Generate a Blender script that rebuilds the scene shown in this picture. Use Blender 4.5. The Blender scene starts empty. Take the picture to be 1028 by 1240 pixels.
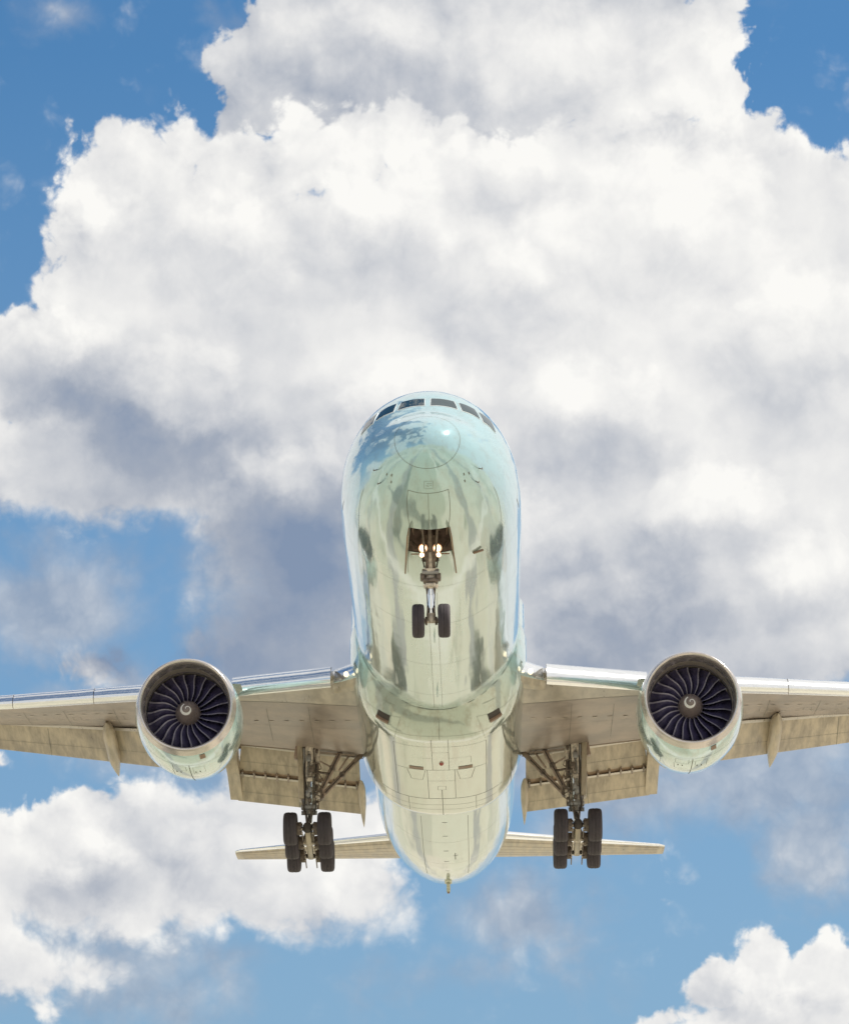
import bpy, bmesh, math, random
import numpy as np
from mathutils import Vector, Matrix
from math import sin, cos, pi, radians, sqrt, atan2, asin

random.seed(7)
SC = bpy.context.scene
COL = SC.collection

# ------------------------------------------------------------------ camera
PITCH = radians(-3.0)                      # the airliner flies with its nose 3 degrees up
CAM = np.array([1.449, -108.615, -38.535])  # camera in the airliner's own frame
RX, RY, RZ, FPX = radians(17.994), radians(0.584), radians(0.8174), 4403.94
def rot3():
    cx, sx, cy, sy, cz, sz = cos(RX), sin(RX), cos(RY), sin(RY), cos(RZ), sin(RZ)
    P = np.array([[1,0,0],[0,cx,-sx],[0,sx,cx]]); Ro = np.array([[cy,0,sy],[0,1,0],[-sy,0,cy]])
    Z = np.array([[cz,-sz,0],[sz,cz,0],[0,0,1]])
    return Z @ P @ Ro
WR = np.array([[1,0,0],[0,cos(PITCH),-sin(PITCH)],[0,sin(PITCH),cos(PITCH)]])
CR = WR @ rot3()
cw = WR @ CAM
ALT = 1.7 - cw[2]                          # eye height 1.7 m above the ground
cam_data = bpy.data.cameras.new('camera')
cam = bpy.data.objects.new('camera', cam_data); COL.objects.link(cam)
cam_data.sensor_fit = 'HORIZONTAL'; cam_data.sensor_width = 36.0
cam_data.lens = 36.0 * FPX / 1028.0
cam_data.clip_start = 1.0; cam_data.clip_end = 20000.0
m = Matrix(((CR[0,0], CR[0,2], -CR[0,1], cw[0]), (CR[1,0], CR[1,2], -CR[1,1], cw[1]), (CR[2,0], CR[2,2], -CR[2,1], 1.7), (0,0,0,1)))
cam.matrix_world = m
SC.camera = cam
SC.render.resolution_x = 848; SC.render.resolution_y = 1024
SC.view_settings.view_transform = 'Standard'; SC.view_settings.look = 'None'
SC.view_settings.exposure = 0.0; SC.view_settings.gamma = 1.0
SC.render.engine = 'CYCLES'
SC.cycles.max_bounces = 6; SC.cycles.glossy_bounces = 4; SC.cycles.diffuse_bounces = 3
SC.cycles.sample_clamp_indirect = 6.0

# ------------------------------------------------------------------ sun
SUN_EL, SUN_AZ = radians(54), radians(82)   # azimuth from +Y towards +X
sd = Vector((sin(SUN_AZ)*cos(SUN_EL), cos(SUN_AZ)*cos(SUN_EL), sin(SUN_EL)))
sl = bpy.data.lights.new('sun', 'SUN'); sl.energy = 4.6; sl.angle = radians(0.5); sl.color = (1.0, 0.95, 0.86)
sun = bpy.data.objects.new('sun', sl); COL.objects.link(sun)
sun.rotation_euler = sd.to_track_quat('Z', 'Y').to_euler(); sun.location = (200, 0, 300)

# ------------------------------------------------------------------ sky
def angle_of(u, v):
    """direction of a measured sky feature -> (azimuth, elevation) in radians"""
    d = CR @ np.array([(u-514)/FPX, 1.0, -(v-620)/FPX])
    d = d / np.linalg.norm(d)
    return atan2(d[0], d[1]), asin(d[2])
KS = 44.0                                   # sky units: 1 unit is about 1.3 degrees
class Nodes:
    def __init__(s, tree): s.t = tree
    def n(s, typ, **kw):
        x = s.t.nodes.new(typ)
        for k, v in kw.items(): setattr(x, k, v)
        return x
    def link(s, a, b): s.t.links.new(a, b)
    def put(s, sock, v):
        if isinstance(v, bpy.types.NodeSocket): s.link(v, sock)
        else: sock.default_value = v
    def m(s, op, a, b=None, c=None, clamp=False):
        x = s.n('ShaderNodeMath', operation=op); x.use_clamp = clamp
        for i, v in enumerate((a, b, c)):
            if v is not None: s.put(x.inputs[i], v)
        return x.outputs[0]
    def vm(s, op, a, b=None, scale=None):
        x = s.n('ShaderNodeVectorMath', operation=op); s.put(x.inputs[0], a)
        if b is not None: s.put(x.inputs[1], b)
        if scale is not None: s.put(x.inputs[3], scale)
        return x.outputs['Value'] if op in ('LENGTH', 'DOT_PRODUCT', 'DISTANCE') else x.outputs[0]
    def mix(s, f, a, b, blend='MIX'):
        x = s.n('ShaderNodeMix', data_type='RGBA', blend_type=blend)
        s.put(x.inputs[0], f); s.put(x.inputs[6], a); s.put(x.inputs[7], b)
        return x.outputs[2]
    def step(s, v, lo, hi, a=0.0, b=1.0, smooth=True):
        x = s.n('ShaderNodeMapRange', interpolation_type='SMOOTHSTEP' if smooth else 'LINEAR')
        for i, q in enumerate((v, lo, hi, a, b)): s.put(x.inputs[i], q)
        return x.outputs[0]
    def noise(s, vec, scale, detail=6, rough=.5, dims='3D', dist=0.0, color=False, lac=2.0):
        x = s.n('ShaderNodeTexNoise', noise_dimensions=dims)
        s.put(x.inputs['Vector'], vec); x.inputs['Scale'].default_value = scale
        x.inputs['Detail'].default_value = detail; x.inputs['Roughness'].default_value = rough
        x.inputs['Distortion'].default_value = dist; x.inputs['Lacunarity'].default_value = lac
        return x.outputs['Color' if color else 'Fac']
    def ramp(s, v, pts):
        x = s.n('ShaderNodeValToRGB'); e = x.color_ramp.elements
        while len(e) < len(pts): e.new(.5)
        for i, (p, c) in enumerate(pts): e[i].position = p; e[i].color = (*c, 1)
        s.put(x.inputs[0], v); return x.outputs[0]
    def blob(s, vec, u, v, ru, rv, rot=0.0):
        """soft elliptical lump in the sky, value 1-r inside, 0 outside"""
        a, b = angle_of(u, v)
        x = s.n('ShaderNodeMapping', vector_type='TEXTURE'); s.put(x.inputs[0], vec)
        x.inputs['Location'].default_value = (a*KS, b*KS, 0); x.inputs['Rotation'].default_value = (0, 0, radians(rot))
        x.inputs['Scale'].default_value = (ru*KS/FPX, rv*KS/FPX, 1)
        g = s.n('ShaderNodeTexGradient', gradient_type='SPHERICAL'); s.link(x.outputs[0], g.inputs[0])
        return g.outputs['Fac']

w = bpy.data.worlds.new('World'); SC.world = w; w.use_nodes = True
T = w.node_tree; T.nodes.clear(); N = Nodes(T)
# a node group: billowing cloud relief at a point
pg = bpy.data.node_groups.new('cloud_billow', 'ShaderNodeTree')
pg.interface.new_socket('Vector', in_out='INPUT', socket_type='NodeSocketVector')
pg.interface.new_socket('Value', in_out='OUTPUT', socket_type='NodeSocketFloat')
G = Nodes(pg); gi = G.n('NodeGroupInput'); go = G.n('NodeGroupOutput')
wv = G.vm('SUBTRACT', G.noise(gi.outputs[0], .9, 4, .55, '2D', color=True), (.5, .5, .5))
p1 = G.vm('ADD', gi.outputs[0], G.vm('SCALE', wv, scale=.5))
def voro(vec, scale, det):
    x = G.n('ShaderNodeTexVoronoi', voronoi_dimensions='2D', feature='SMOOTH_F1'); G.put(x.inputs['Vector'], vec)
    x.inputs['Scale'].default_value = scale; x.inputs['Detail'].default_value = det; x.inputs['Roughness'].default_value = .55
    x.inputs['Smoothness'].default_value = .35; x.inputs['Lacunarity'].default_value = 2.2
    return x.outputs['Distance']
bil = G.m('SUBTRACT', 1.0, voro(p1, 1.25, 3.0))
fb = G.noise(p1, 1.3, 9, .58, '2D')
G.link(G.m('ADD', G.m('MULTIPLY', bil, .42), G.m('MULTIPLY', fb, .58)), go.inputs[0])
def billow(vec):
    x = N.n('ShaderNodeGroup'); x.node_tree = pg; N.put(x.inputs[0], vec); return x.outputs[0]

tc = N.n('ShaderNodeTexCoord'); dirv = tc.outputs['Generated']
sp = N.n('ShaderNodeSeparateXYZ'); N.link(dirv, sp.inputs[0])
az = N.m('MULTIPLY', N.m('ARCTAN2', sp.outputs[0], sp.outputs[1]), KS)
el = N.m('MULTIPLY', N.m('ARCSINE', sp.outputs[2]), KS)
cb = N.n('ShaderNodeCombineXYZ'); N.link(az, cb.inputs[0]); N.link(el, cb.inputs[1]); P = cb.outputs[0]
# base blue
sky = N.n('ShaderNodeTexSky', sky_type='NISHITA'); sky.sun_disc = False
sky.sun_elevation = SUN_EL; sky.sun_rotation = SUN_AZ; sky.air_density = 1.0; sky.dust_density = 0.4; sky.ozone_density = 2.0
blue = N.mix(1.0, sky.outputs[0], (.66, 1.12, 1.34, 1), 'MULTIPLY')
SKYGAIN = 0.085
blue = N.vm('SCALE', blue, scale=SKYGAIN)
blue = N.mix(N.step(el, 2.0, 17.0, .85, .0, False), blue, (.27, .405, .575, 1))   # paler towards the horizon
blue = N.mix(N.step(el, -1.0, 5.0, .85, .0), blue, (.68, .74, .80, 1))

warp = N.vm('SUBTRACT', N.noise(P, 1.6, 5, .6, '2D', color=True), (.5, .5, .5))
Pw = N.vm('ADD', P, N.vm('SCALE', warp, scale=.5))
h0 = billow(P)
h1 = billow(N.vm('ADD', P, (.16, .22, 0)))
hs = billow(N.vm('ADD', N.vm('SCALE', P, scale=.45), (7.3, 2.1, 0)))
relief = N.m('SUBTRACT', h0, h1)
hl = N.m('SUBTRACT', hs, .5)
fine = N.m('SUBTRACT', h0, .50)
def round_puffs(vec):
    x = N.n('ShaderNodeTexVoronoi', voronoi_dimensions='2D', feature='SMOOTH_F1'); N.put(x.inputs['Vector'], vec)
    x.inputs['Scale'].default_value = .85; x.inputs['Detail'].default_value = 1.6; x.inputs['Roughness'].default_value = .45
    x.inputs['Smoothness'].default_value = .7; x.inputs['Lacunarity'].default_value = 2.1
    return x.outputs['Distance']
relief2 = N.m('SUBTRACT', round_puffs(N.vm('ADD', Pw, (.18, .30, 0))), round_puffs(Pw))

def shape(blobs, Pw=None):
    Pw = globals()['Pw'] if Pw is None else Pw; acc = None
    for (u, v, ru, rv, *r) in blobs:
        b = N.m('MULTIPLY', N.blob(Pw, u, v, ru, rv, r[0] if r else 0), min(ru, rv)/100.0)
        acc = b if acc is None else N.m('SMOOTH_MAX', acc, b, .06)
    return acc
def tone(start, blobs):
    acc = start
    for (u, v, ru, rv, a, *r) in blobs:
        acc = N.m('MULTIPLY_ADD', N.blob(Pw, u, v, ru, rv, r[0] if r else 0), a, acc)
    return acc
CLOUD = [(0.0, (.23, .30, .43)), (.25, (.365, .41, .495)), (.5, (.59, .61, .65)), (.75, (.80, .80, .80)), (1.0, (.965, .955, .925))]

# thin veil: grey blue, soft
veil_s = shape([(70,10,100,60), (190,40,80,40), (250,20,90,40), (250,880,330,120), (830,900,260,120), (620,700,500,260), (930,930,260,130), (820,860,300,120), (560,900,300,120), (100,790,260,60), (660,1010,160,60), (100,1180,300,110), (620,1110,160,90), (60,740,240,110), (150,700,160,70), (60,690,160,60), (760,960,260,110), (980,1020,120,120), (560,1180,200,70)])
veil = N.m('MULTIPLY', N.step(N.m('ADD', veil_s, N.m('MULTIPLY', hl, 1.2)), .0, .75), .72)
veil_c = N.ramp(N.m('ADD', .42, N.m('MULTIPLY', fine, .6)), CLOUD)
col = N.mix(veil, blue, veil_c)
# back cloud bank
s1 = shape([(330,70,95,120,-20), (285,130,55,60), (430,60,150,150), (600,60,200,170), (760,60,150,160), (850,40,80,90), (880,110,60,60), (890,180,90,75), (970,215,70,50), (1030,230,60,55), (330,20,50,50)])
c1 = N.step(N.m('ADD', s1, N.m('MULTIPLY', N.m('MULTIPLY', fine, .9), N.step(s1, 0, .15))), .03, .17)
t1 = tone(.60, [(300,110,160,130,-.10), (330,140,150,90,-.10), (440,120,130,80,-.10), (350,30,60,60,.25), (480,20,60,50,.25), (560,110,60,40,-.12), (640,60,120,80,.28), (735,95,80,40,-.12), (720,130,60,40,-.1),
                (800,150,200,160,.42), (890,60,90,110,.3), (600,20,80,40,.1), (950,210,120,60,.3)])
t1 = N.m('ADD', t1, N.m('MULTIPLY', relief, .25)); t1 = N.m('ADD', t1, N.m('MULTIPLY', fine, .12)); t1 = N.m('MULTIPLY_ADD', relief2, .28, t1)
col = N.mix(c1, col, N.ramp(t1, CLOUD))
# main cloud, lower left cloud, bottom right cloud, puffs, and out-of-view clouds added for hull reflections
gen = N.noise(dirv, 2.6, 7, .55)
outside = N.m('MAXIMUM', N.step(N.m('ABSOLUTE', N.m('SUBTRACT', az, .6)), 6.5, 10.0), N.step(el, 19.0, 23.0))
right = N.step(sp.outputs[0], -.5, .6, -.07, .16)
gen_s = N.m('MULTIPLY', N.m('SUBTRACT', N.m('MULTIPLY', N.m('ADD', N.m('SUBTRACT', gen, .41), right), 6.0), 0.0), outside)
main = [(125,168,50,55), (172,178,50,55), (213,128,24,32), (100,235,52,60), (82,305,50,58), (200,245,95,85), (290,220,75,85), (375,190,68,90), (430,185,74,90), (490,158,58,75), (548,195,58,78),
        (600,350,330,200), (300,390,270,190), (50,450,130,95), (900,440,330,300), (150,565,270,108), (400,640,230,150), (345,790,170,130), (840,650,340,260), (650,250,110,100), (780,240,130,110), (960,270,120,95), (210,330,150,150), (600,560,250,200), (720,330,300,160), (130,360,110,90), (860,330,200,160), (115,480,120,90), (690,190,110,70), (850,190,120,70), (125,215,70,70), (150,205,80,60), (300,190,60,50), (345,205,70,60), (365,215,50,50), (330,225,80,60), (120,150,30,30), (230,180,60,50),
        (140,810,95,45,-15), (560,780,250,120)]
low = [(112,990,72,48), (55,1020,90,70), (-10,1060,100,100), (-20,1150,110,70), (80,1090,130,70), (200,1010,130,85), (330,1035,185,130), (150,1085,190,85), (30,1165,95,65), (110,1175,70,45), (435,1095,110,72), (50,1215,80,35), (-5,925,28,22), (490,1130,40,25)]
pf = [(930,1168,58,56), (862,1198,62,52), (1005,1185,90,62), (800,1240,62,38), (960,1250,200,75), (822,1045,42,48), (800,1085,30,22), (870,1005,30,20)]
sA = shape(main); sB = shape(low); sC = shape(pf)
s2 = N.m('MAXIMUM', N.m('MAXIMUM', sA, sB), N.m('MAXIMUM', sC, gen_s))
soft = tone(.17, [(150,680,330,150,.55), (330,830,250,200,.6), (800,880,400,160,.7), (330,1180,330,120,.5), (820,1050,110,110,.6), (480,1120,120,90,.3), (40,1120,150,120,.2)])
amp = tone(.62, [(150,680,330,120,.3), (820,1050,120,120,.5)])
c2 = N.step(N.m('ADD', s2, N.m('MULTIPLY', N.m('MULTIPLY', fine, amp), N.step(s2, 0, .15))), .03, soft)
t2 = tone(.81, [(330,700,330,200,-.28), (820,760,330,170,-.2), (300,860,300,90,-.2), (520,640,120,160,-.1), (100,480,190,100,-.42,10), (330,390,100,70,-.18), (290,520,230,110,-.32), (120,600,260,110,-.42), (400,640,170,120,-.42), (320,770,260,170,-.55), (130,800,150,60,-.6), (250,300,140,70,-.10),
                (470,440,90,50,.22), (340,555,90,40,.22), (130,390,120,50,.12), (420,330,160,60,-.06),
                (690,560,170,90,-.25), (700,690,160,90,-.22), (760,730,160,110,-.28), (720,820,260,110,-.32), (930,540,90,70,-.24), (900,660,120,60,-.12), (990,860,200,100,-.4), (540,380,200,120,-.05),
                (640,860,200,90,-.2), (870,560,60,50,.12), (880,590,90,60,.15), (960,640,90,60,.12), (860,700,60,50,.1), (830,300,220,160,.15), (480,200,200,100,.12), (700,440,120,60,.08),
                (200,1040,150,70,-.36), (80,1080,120,50,-.25), (330,960,140,50,-.1), (60,960,120,60,.08), (350,1120,160,60,-.06), (130,1140,80,30,-.15), (900,1230,150,40,-.12), (940,1150,120,60,.08)])
edge = N.step(s2, .10, .75, 1.0, 0.0)
# lobes standing in front of one another: bright crowned tops, fading downwards
LOBES = [(505,490,120,75), (360,590,130,70), (200,470,120,85), (90,430,110,70), (280,300,110,90), (450,260,120,90), (640,330,150,110), (830,260,140,120), (960,400,120,100),
         (700,500,130,90), (860,620,120,80), (960,700,110,80), (740,740,120,80), (600,200,90,70), (130,260,80,70), (260,1050,130,70), (120,1040,90,60), (400,1080,90,60), (930,1215,80,50), (600,640,120,90)]
fa = N.m('MULTIPLY_ADD', N.m('MULTIPLY', fine, .55), N.step(shape(LOBES), 0, .12), shape(LOBES))
fb_ = shape(LOBES, N.vm('ADD', Pw, (.10, .34, 0)))
crown = N.m('MULTIPLY', N.m('MAXIMUM', N.m('SUBTRACT', fa, fb_), 0.0), N.step(fa, .02, .14))
hollow = N.m('MULTIPLY', N.m('MAXIMUM', N.m('SUBTRACT', fb_, fa), 0.0), .35)
t2 = N.m('MULTIPLY_ADD', crown, .55, t2); t2 = N.m('SUBTRACT', t2, hollow)
t2 = N.m('MULTIPLY_ADD', relief, N.m('MULTIPLY_ADD', edge, .45, .13), t2); t2 = N.m('ADD', t2, N.m('MULTIPLY', hl, .10))
t2 = N.m('MULTIPLY_ADD', relief2, N.m('MULTIPLY_ADD', edge, .25, .22), t2)
col = N.mix(c2, col, N.ramp(t2, CLOUD))
bg = N.n('ShaderNodeBackground'); N.link(col, bg.inputs[0]); bg.inputs[1].default_value = 1.0
wo = N.n('ShaderNodeOutputWorld'); N.link(bg.outputs[0], wo.inputs[0])
w.cycles.sampling_method = 'MANUAL'; w.cycles.sample_map_resolution = 512

# ------------------------------------------------------------------ materials
def new_mat(name):
    m_ = bpy.data.materials.new(name); m_.use_nodes = True
    n = Nodes(m_.node_tree); b = m_.node_tree.nodes['Principled BSDF']
    return m_, n, b
def setp(b, **kw):
    for k, v in kw.items():
        b.inputs[k.replace('_', ' ')].default_value = v
def grime_coords(n, sx, sy, sz):
    t = n.n('ShaderNodeTexCoord'); mp = n.n('ShaderNodeMapping'); n.link(t.outputs['Object'], mp.inputs[0])
    mp.inputs['Scale'].default_value = (sx, sy, sz); return mp.outputs[0]
def simple(name, col, rough=.5, metal=0.0, var=.15, scale=3.0, stretch=(1,1,1), spec=.5, coat=0.0, bump=0.0):
    m_, n, b = new_mat(name)
    nz = n.noise(grime_coords(n, *stretch), scale, 6, .6)
    dark = tuple(c*(1-var) for c in col)+(1,); lite = tuple(min(1, c*(1+var)) for c in col)+(1,)
    n.link(n.mix(n.step(nz, .3, .7), dark, lite), b.inputs['Base Color'])
    setp(b, Metallic=metal, Roughness=rough, Specular_IOR_Level=spec, Coat_Weight=coat)
    n.put(b.inputs['Roughness'], n.step(nz, .2, .8, rough*.8, min(1, rough*1.25)))
    if bump:
        bp_ = n.n('ShaderNodeBump'); bp_.inputs['Strength'].default_value = bump; bp_.inputs['Distance'].default_value = .02
        n.link(nz, bp_.inputs['Height']); n.link(bp_.outputs[0], b.inputs['Normal'])
    return m_

def paint(name, top, belly=None, stretch=(2.2, .16, 2.2), rough=.11, gr=.25, bump=.5, metal=0.0, ior=1.9):
    """glossy aircraft paint over slightly wavy skin panels, with streaky grime running aft"""
    m_, n, b = new_mat(name)
    st = grime_coords(n, *stretch)
    nz = n.noise(st, 1.6, 7, .62)
    fi = n.noise(grime_coords(n, 9, .5, 9), 1.5, 4, .6)
    g = n.m('MULTIPLY', n.step(n.m('ADD', n.m('MULTIPLY', nz, .75), n.m('MULTIPLY', fi, .25)), .45, .68), gr)
    base = (*top, 1)
    if belly:
        t = n.n('ShaderNodeTexCoord'); s_ = n.n('ShaderNodeSeparateXYZ'); n.link(t.outputs['Object'], s_.inputs[0])
        base = n.mix(n.step(s_.outputs[2], -2.7, -1.2), (*belly, 1), (*top, 1))
    n.link(n.mix(g, base, (.30, .27, .20, 1)), b.inputs['Base Color'])
    setp(b, Metallic=metal, Roughness=rough, IOR=ior, Coat_Weight=.6, Coat_Roughness=.09, Coat_IOR=1.6)
    # waviness: long bands between stringers plus frame pitch
    wv_ = n.noise(grime_coords(n, 1.3, .10, 1.3), 1.0, 2, .45)
    fr = n.noise(grime_coords(n, .4, .8, .4), 1.0, 1, .5)
    h = n.m('ADD', n.m('MULTIPLY', wv_, 1.0), n.m('MULTIPLY', fr, .10))
    bp_ = n.n('ShaderNodeBump'); bp_.inputs['Strength'].default_value = bump; bp_.inputs['Distance'].default_value = .12
    n.link(h, bp_.inputs['Height']); n.link(bp_.outputs[0], b.inputs['Normal']); n.link(bp_.outputs[0], b.inputs['Coat Normal'])
    return m_

M = {}
M['hull'] = paint('pale_green_paint', (.40, .62, .67), (.43, .545, .52), metal=.42)
M['fairing'] = paint('fairing_paint', (.42, .60, .61), (.47, .535, .465), gr=.5, bump=.28, metal=.35)
M['cowl'] = paint('cowl_paint', (.42, .60, .60), None, (1.4, .5, 1.4), gr=.4, bump=.28, metal=.4)
M['seam'] = simple('panel_seam', (.16, .17, .14), .6)
M['window'] = simple('cockpit_glass', (.012, .035, .045), .03, spec=.7)
M['winframe'] = simple('window_frame_paint', (.62, .66, .66), .3)
M['wing'] = simple('wing_grey_paint', (.44, .385, .315), .32, var=.25, scale=1.2, stretch=(1.2, .35, 1))
M['wingbox'] = simple('wing_box_paint', (.30, .245, .205), .34, var=.28, scale=.8, stretch=(.7, .8, 1))
M['flap'] = simple('flap_paint', (.42, .355, .26), .33, var=.28, scale=1.6, stretch=(2.2, .3, 1))
def stained(name):
    m_ = M[name]; n = Nodes(m_.node_tree); b = m_.node_tree.nodes['Principled BSDF']; src = b.inputs['Base Color'].links[0].from_socket
    big = n.noise(grime_coords(n, .28, .30, .2), 1.0, 5, .6, dist=.4); run = n.noise(grime_coords(n, 3.0, .25, .5), 1.4, 5, .65)
    f = n.m('ADD', n.step(big, .50, .70, 0, .28), n.step(run, .55, .75, 0, .22))
    n.link(n.mix(f, src, (.13, .10, .085, 1)), b.inputs['Base Color'])
for k_ in ('wing', 'wingbox', 'flap'): stained(k_)
M['flap2'] = simple('flap_edge_metal', (.60, .56, .50), .3, metal=.4, var=.05)
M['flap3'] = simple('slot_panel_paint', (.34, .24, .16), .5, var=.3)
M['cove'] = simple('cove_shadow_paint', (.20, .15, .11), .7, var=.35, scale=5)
M['slat'] = simple('slat_metal', (.86, .87, .88), .16, metal=.85, var=.04, stretch=(.3, 1, 3))
M['lip'] = simple('inlet_lip_metal', (.60, .55, .52), .22, metal=.8, var=.08)
M['duct'] = simple('inlet_duct_lining', (.33, .29, .26), .45, metal=.3, var=.08, scale=8)
M['blade'] = simple('fan_blade_composite', (.055, .048, .105), .25, var=.2, spec=.8)
M['bladeedge'] = simple('fan_blade_titanium_edge', (.36, .34, .42), .35, metal=.3, var=.1)
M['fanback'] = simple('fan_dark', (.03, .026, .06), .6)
M['spinner'] = simple('spinner_paint', (.20, .16, .15), .3, var=.12, spec=.6)
M['white'] = simple('white_marking', (.88, .86, .82), .4, var=.03)
M['tyre'] = simple('tyre_rubber', (.058, .048, .055), .75, var=.25, scale=4, stretch=(3, .5, .5))
M['rim'] = simple('wheel_rim_metal', (.30, .29, .28), .4, metal=.4)
M['gear'] = simple('gear_grey_paint', (.56, .49, .41), .42, var=.4, scale=7, bump=.3)
M['geardark'] = simple('gear_dark_metal', (.16, .125, .10), .5, var=.4, scale=9, metal=.2)
M['brace'] = simple('brace_brown_metal', (.32, .24, .19), .45, var=.25, scale=5)
M['chrome'] = simple('chromed_oleo', (.85, .88, .92), .06, metal=1.0, var=.02)
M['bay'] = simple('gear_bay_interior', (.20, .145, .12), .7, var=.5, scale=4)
M['door'] = simple('door_inner_paint', (.50, .50, .38), .4, var=.15)
M['red'] = simple('beacon_red', (.32, .05, .03), .25, spec=.8)
M['vent'] = simple('vent_dark', (.05, .04, .035), .7)
M['brown'] = simple('bare_brown_metal', (.22, .14, .09), .5)
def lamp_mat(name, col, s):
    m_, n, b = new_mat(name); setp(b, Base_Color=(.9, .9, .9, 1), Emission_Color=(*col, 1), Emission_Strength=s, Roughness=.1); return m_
M['lamp'] = lamp_mat('landing_lamp_glow', (1.0, .70, .42), 9)
M['halo'] = lamp_mat('lamp_glow_ring', (1.0, .42, .14), .75)  # emissive ring added round the nose lamps in place of lens bloom
M['lamp2'] = lamp_mat('wing_lamp_glow', (1.0, .78, .45), 1.3)

# ------------------------------------------------------------------ mesh helpers
ROOT = bpy.data.objects.new('airliner', None); COL.objects.link(ROOT)
ROOT.rotation_euler = (PITCH, 0, 0); ROOT.location = (0, 0, ALT)
ROOT['label'] = 'pale green twin engine airliner flying overhead with wheels and flaps down'
ROOT['category'] = 'airplane'

def build(name, verts, faces, mats, parent=ROOT, mi=None, smooth=True, sharp=None, label=None, recalc=True):
    me = bpy.data.meshes.new(name)
    me.from_pydata([tuple(map(float, v)) for v in verts], [], [tuple(int(i) for i in f) for f in faces])
    for k in (mats if isinstance(mats, (list, tuple)) else [mats]): me.materials.append(M[k])
    if mi is not None: me.polygons.foreach_set('material_index', mi)
    if recalc:
        bm = bmesh.new(); bm.from_mesh(me); bmesh.ops.recalc_face_normals(bm, faces=bm.faces); bm.to_mesh(me); bm.free()
    me.polygons.foreach_set('use_smooth', [smooth]*len(me.polygons))
    if smooth and sharp:
        me.set_sharp_from_angle(angle=radians(sharp))
    o = bpy.data.objects.new(name, me); COL.objects.link(o)
    o.parent = parent
    if label: o['label'] = label
    return o

class MB:
    def __init__(s): s.v = []; s.f = []; s.m = []
    def add(s, v, f, mi=0):
        k = len(s.v); s.v += [tuple(map(float, q)) for q in v]; s.f += [tuple(int(i)+k for i in q) for q in f]; s.m += [mi]*len(f)
    def grid(s, G_, closed_u=False, closed_v=False, mi=0):
        G_ = np.asarray(G_); a, b = G_.shape[:2]
        f = []
        for i in range(a if closed_u else a-1):
            for j in range(b if closed_v else b-1):
                i2, j2 = (i+1) % a, (j+1) % b
                f.append((i*b+j, i*b+j2, i2*b+j2, i2*b+j))
        s.add(G_.reshape(-1, 3), f, mi)
    def cyl(s, p0, p1, r0, r1=None, seg=16, mi=0, cap=True):
        r1 = r0 if r1 is None else r1
        s.lathe_on(p0, p1, [(0, r0), (1, r1)], seg, mi, cap)
    def lathe_on(s, p0, p1, prof, seg=24, mi=0, cap=False):
        """profile (t along p0-p1, radius)"""
        p0 = np.array(p0, float); p1 = np.array(p1, float); d = p1-p0; L = np.linalg.norm(d); d = d/L
        a = np.cross(d, (0, 0, 1.)); a = np.array((1., 0, 0)) if np.linalg.norm(a) < 1e-3 else a/np.linalg.norm(a)
        b = np.cross(d, a); th = np.linspace(0, 2*pi, seg, endpoint=False)
        G_ = np.array([[p0+d*L*t+r*(cos(x)*a+sin(x)*b) for x in th] for t, r in prof])
        s.grid(G_, closed_v=True, mi=mi)
        if cap:
            n0 = len(s.v)-len(prof)*seg
            s.f += [tuple(range(n0, n0+seg)), tuple(range(len(s.v)-seg, len(s.v)))]; s.m += [mi, mi]
    def box(s, c, size, R_=None, mi=0, bev=0.0):
        hx, hy, hz = [q/2 for q in size]; c = np.array(c, float)
        if bev:
            bm = bmesh.new(); bmesh.ops.create_cube(bm, size=1)
            for v in bm.verts: v.co = Vector((v.co.x*size[0], v.co.y*size[1], v.co.z*size[2]))
            bmesh.ops.bevel(bm, geom=list(bm.edges), offset=bev, segments=2, affect='EDGES', profile=.5)
            vs = [np.array(v.co) for v in bm.verts]; fs = [tuple(v.index for v in f.verts) for f in bm.faces]; bm.free()
        else:
            vs = [np.array((x, y, z)) for x in (-hx, hx) for y in (-hy, hy) for z in (-hz, hz)]
            fs = [(0,1,3,2), (4,6,7,5), (0,4,5,1), (2,3,7,6), (0,2,6,4), (1,5,7,3)]
        if R_ is not None: vs = [np.array(R_ @ Vector(v)) for v in vs]
        s.add([c+v for v in vs], fs, mi)
    def bar(s, p0, p1, wx, wy, mi=0, bev=.015):
        p0 = Vector(p0); p1 = Vector(p1); d = p1-p0
        R_ = d.to_track_quat('Z', 'Y').to_matrix()
        s.box((p0+p1)/2, (wx, wy, d.length), R_, mi, bev)
    def tube(s, pts, r, seg=8, mi=0):
        pts = [np.array(p, float) for p in pts]
        rings = []
        for i, p_ in enumerate(pts):
            d = pts[min(i+1, len(pts)-1)]-pts[max(i-1, 0)]; d = d/np.linalg.norm(d)
            a = np.cross(d, (.13, .2, .97)); a /= np.linalg.norm(a); b = np.cross(d, a)
            rings.append([p_+r*(cos(x)*a+sin(x)*b) for x in np.linspace(0, 2*pi, seg, endpoint=False)])
        s.grid(np.array(rings), closed_v=True, mi=mi)
    def build(s, name, mats, parent=ROOT, **k):
        return build(name, s.v, s.f, mats, parent, mi=s.m, **k)

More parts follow.
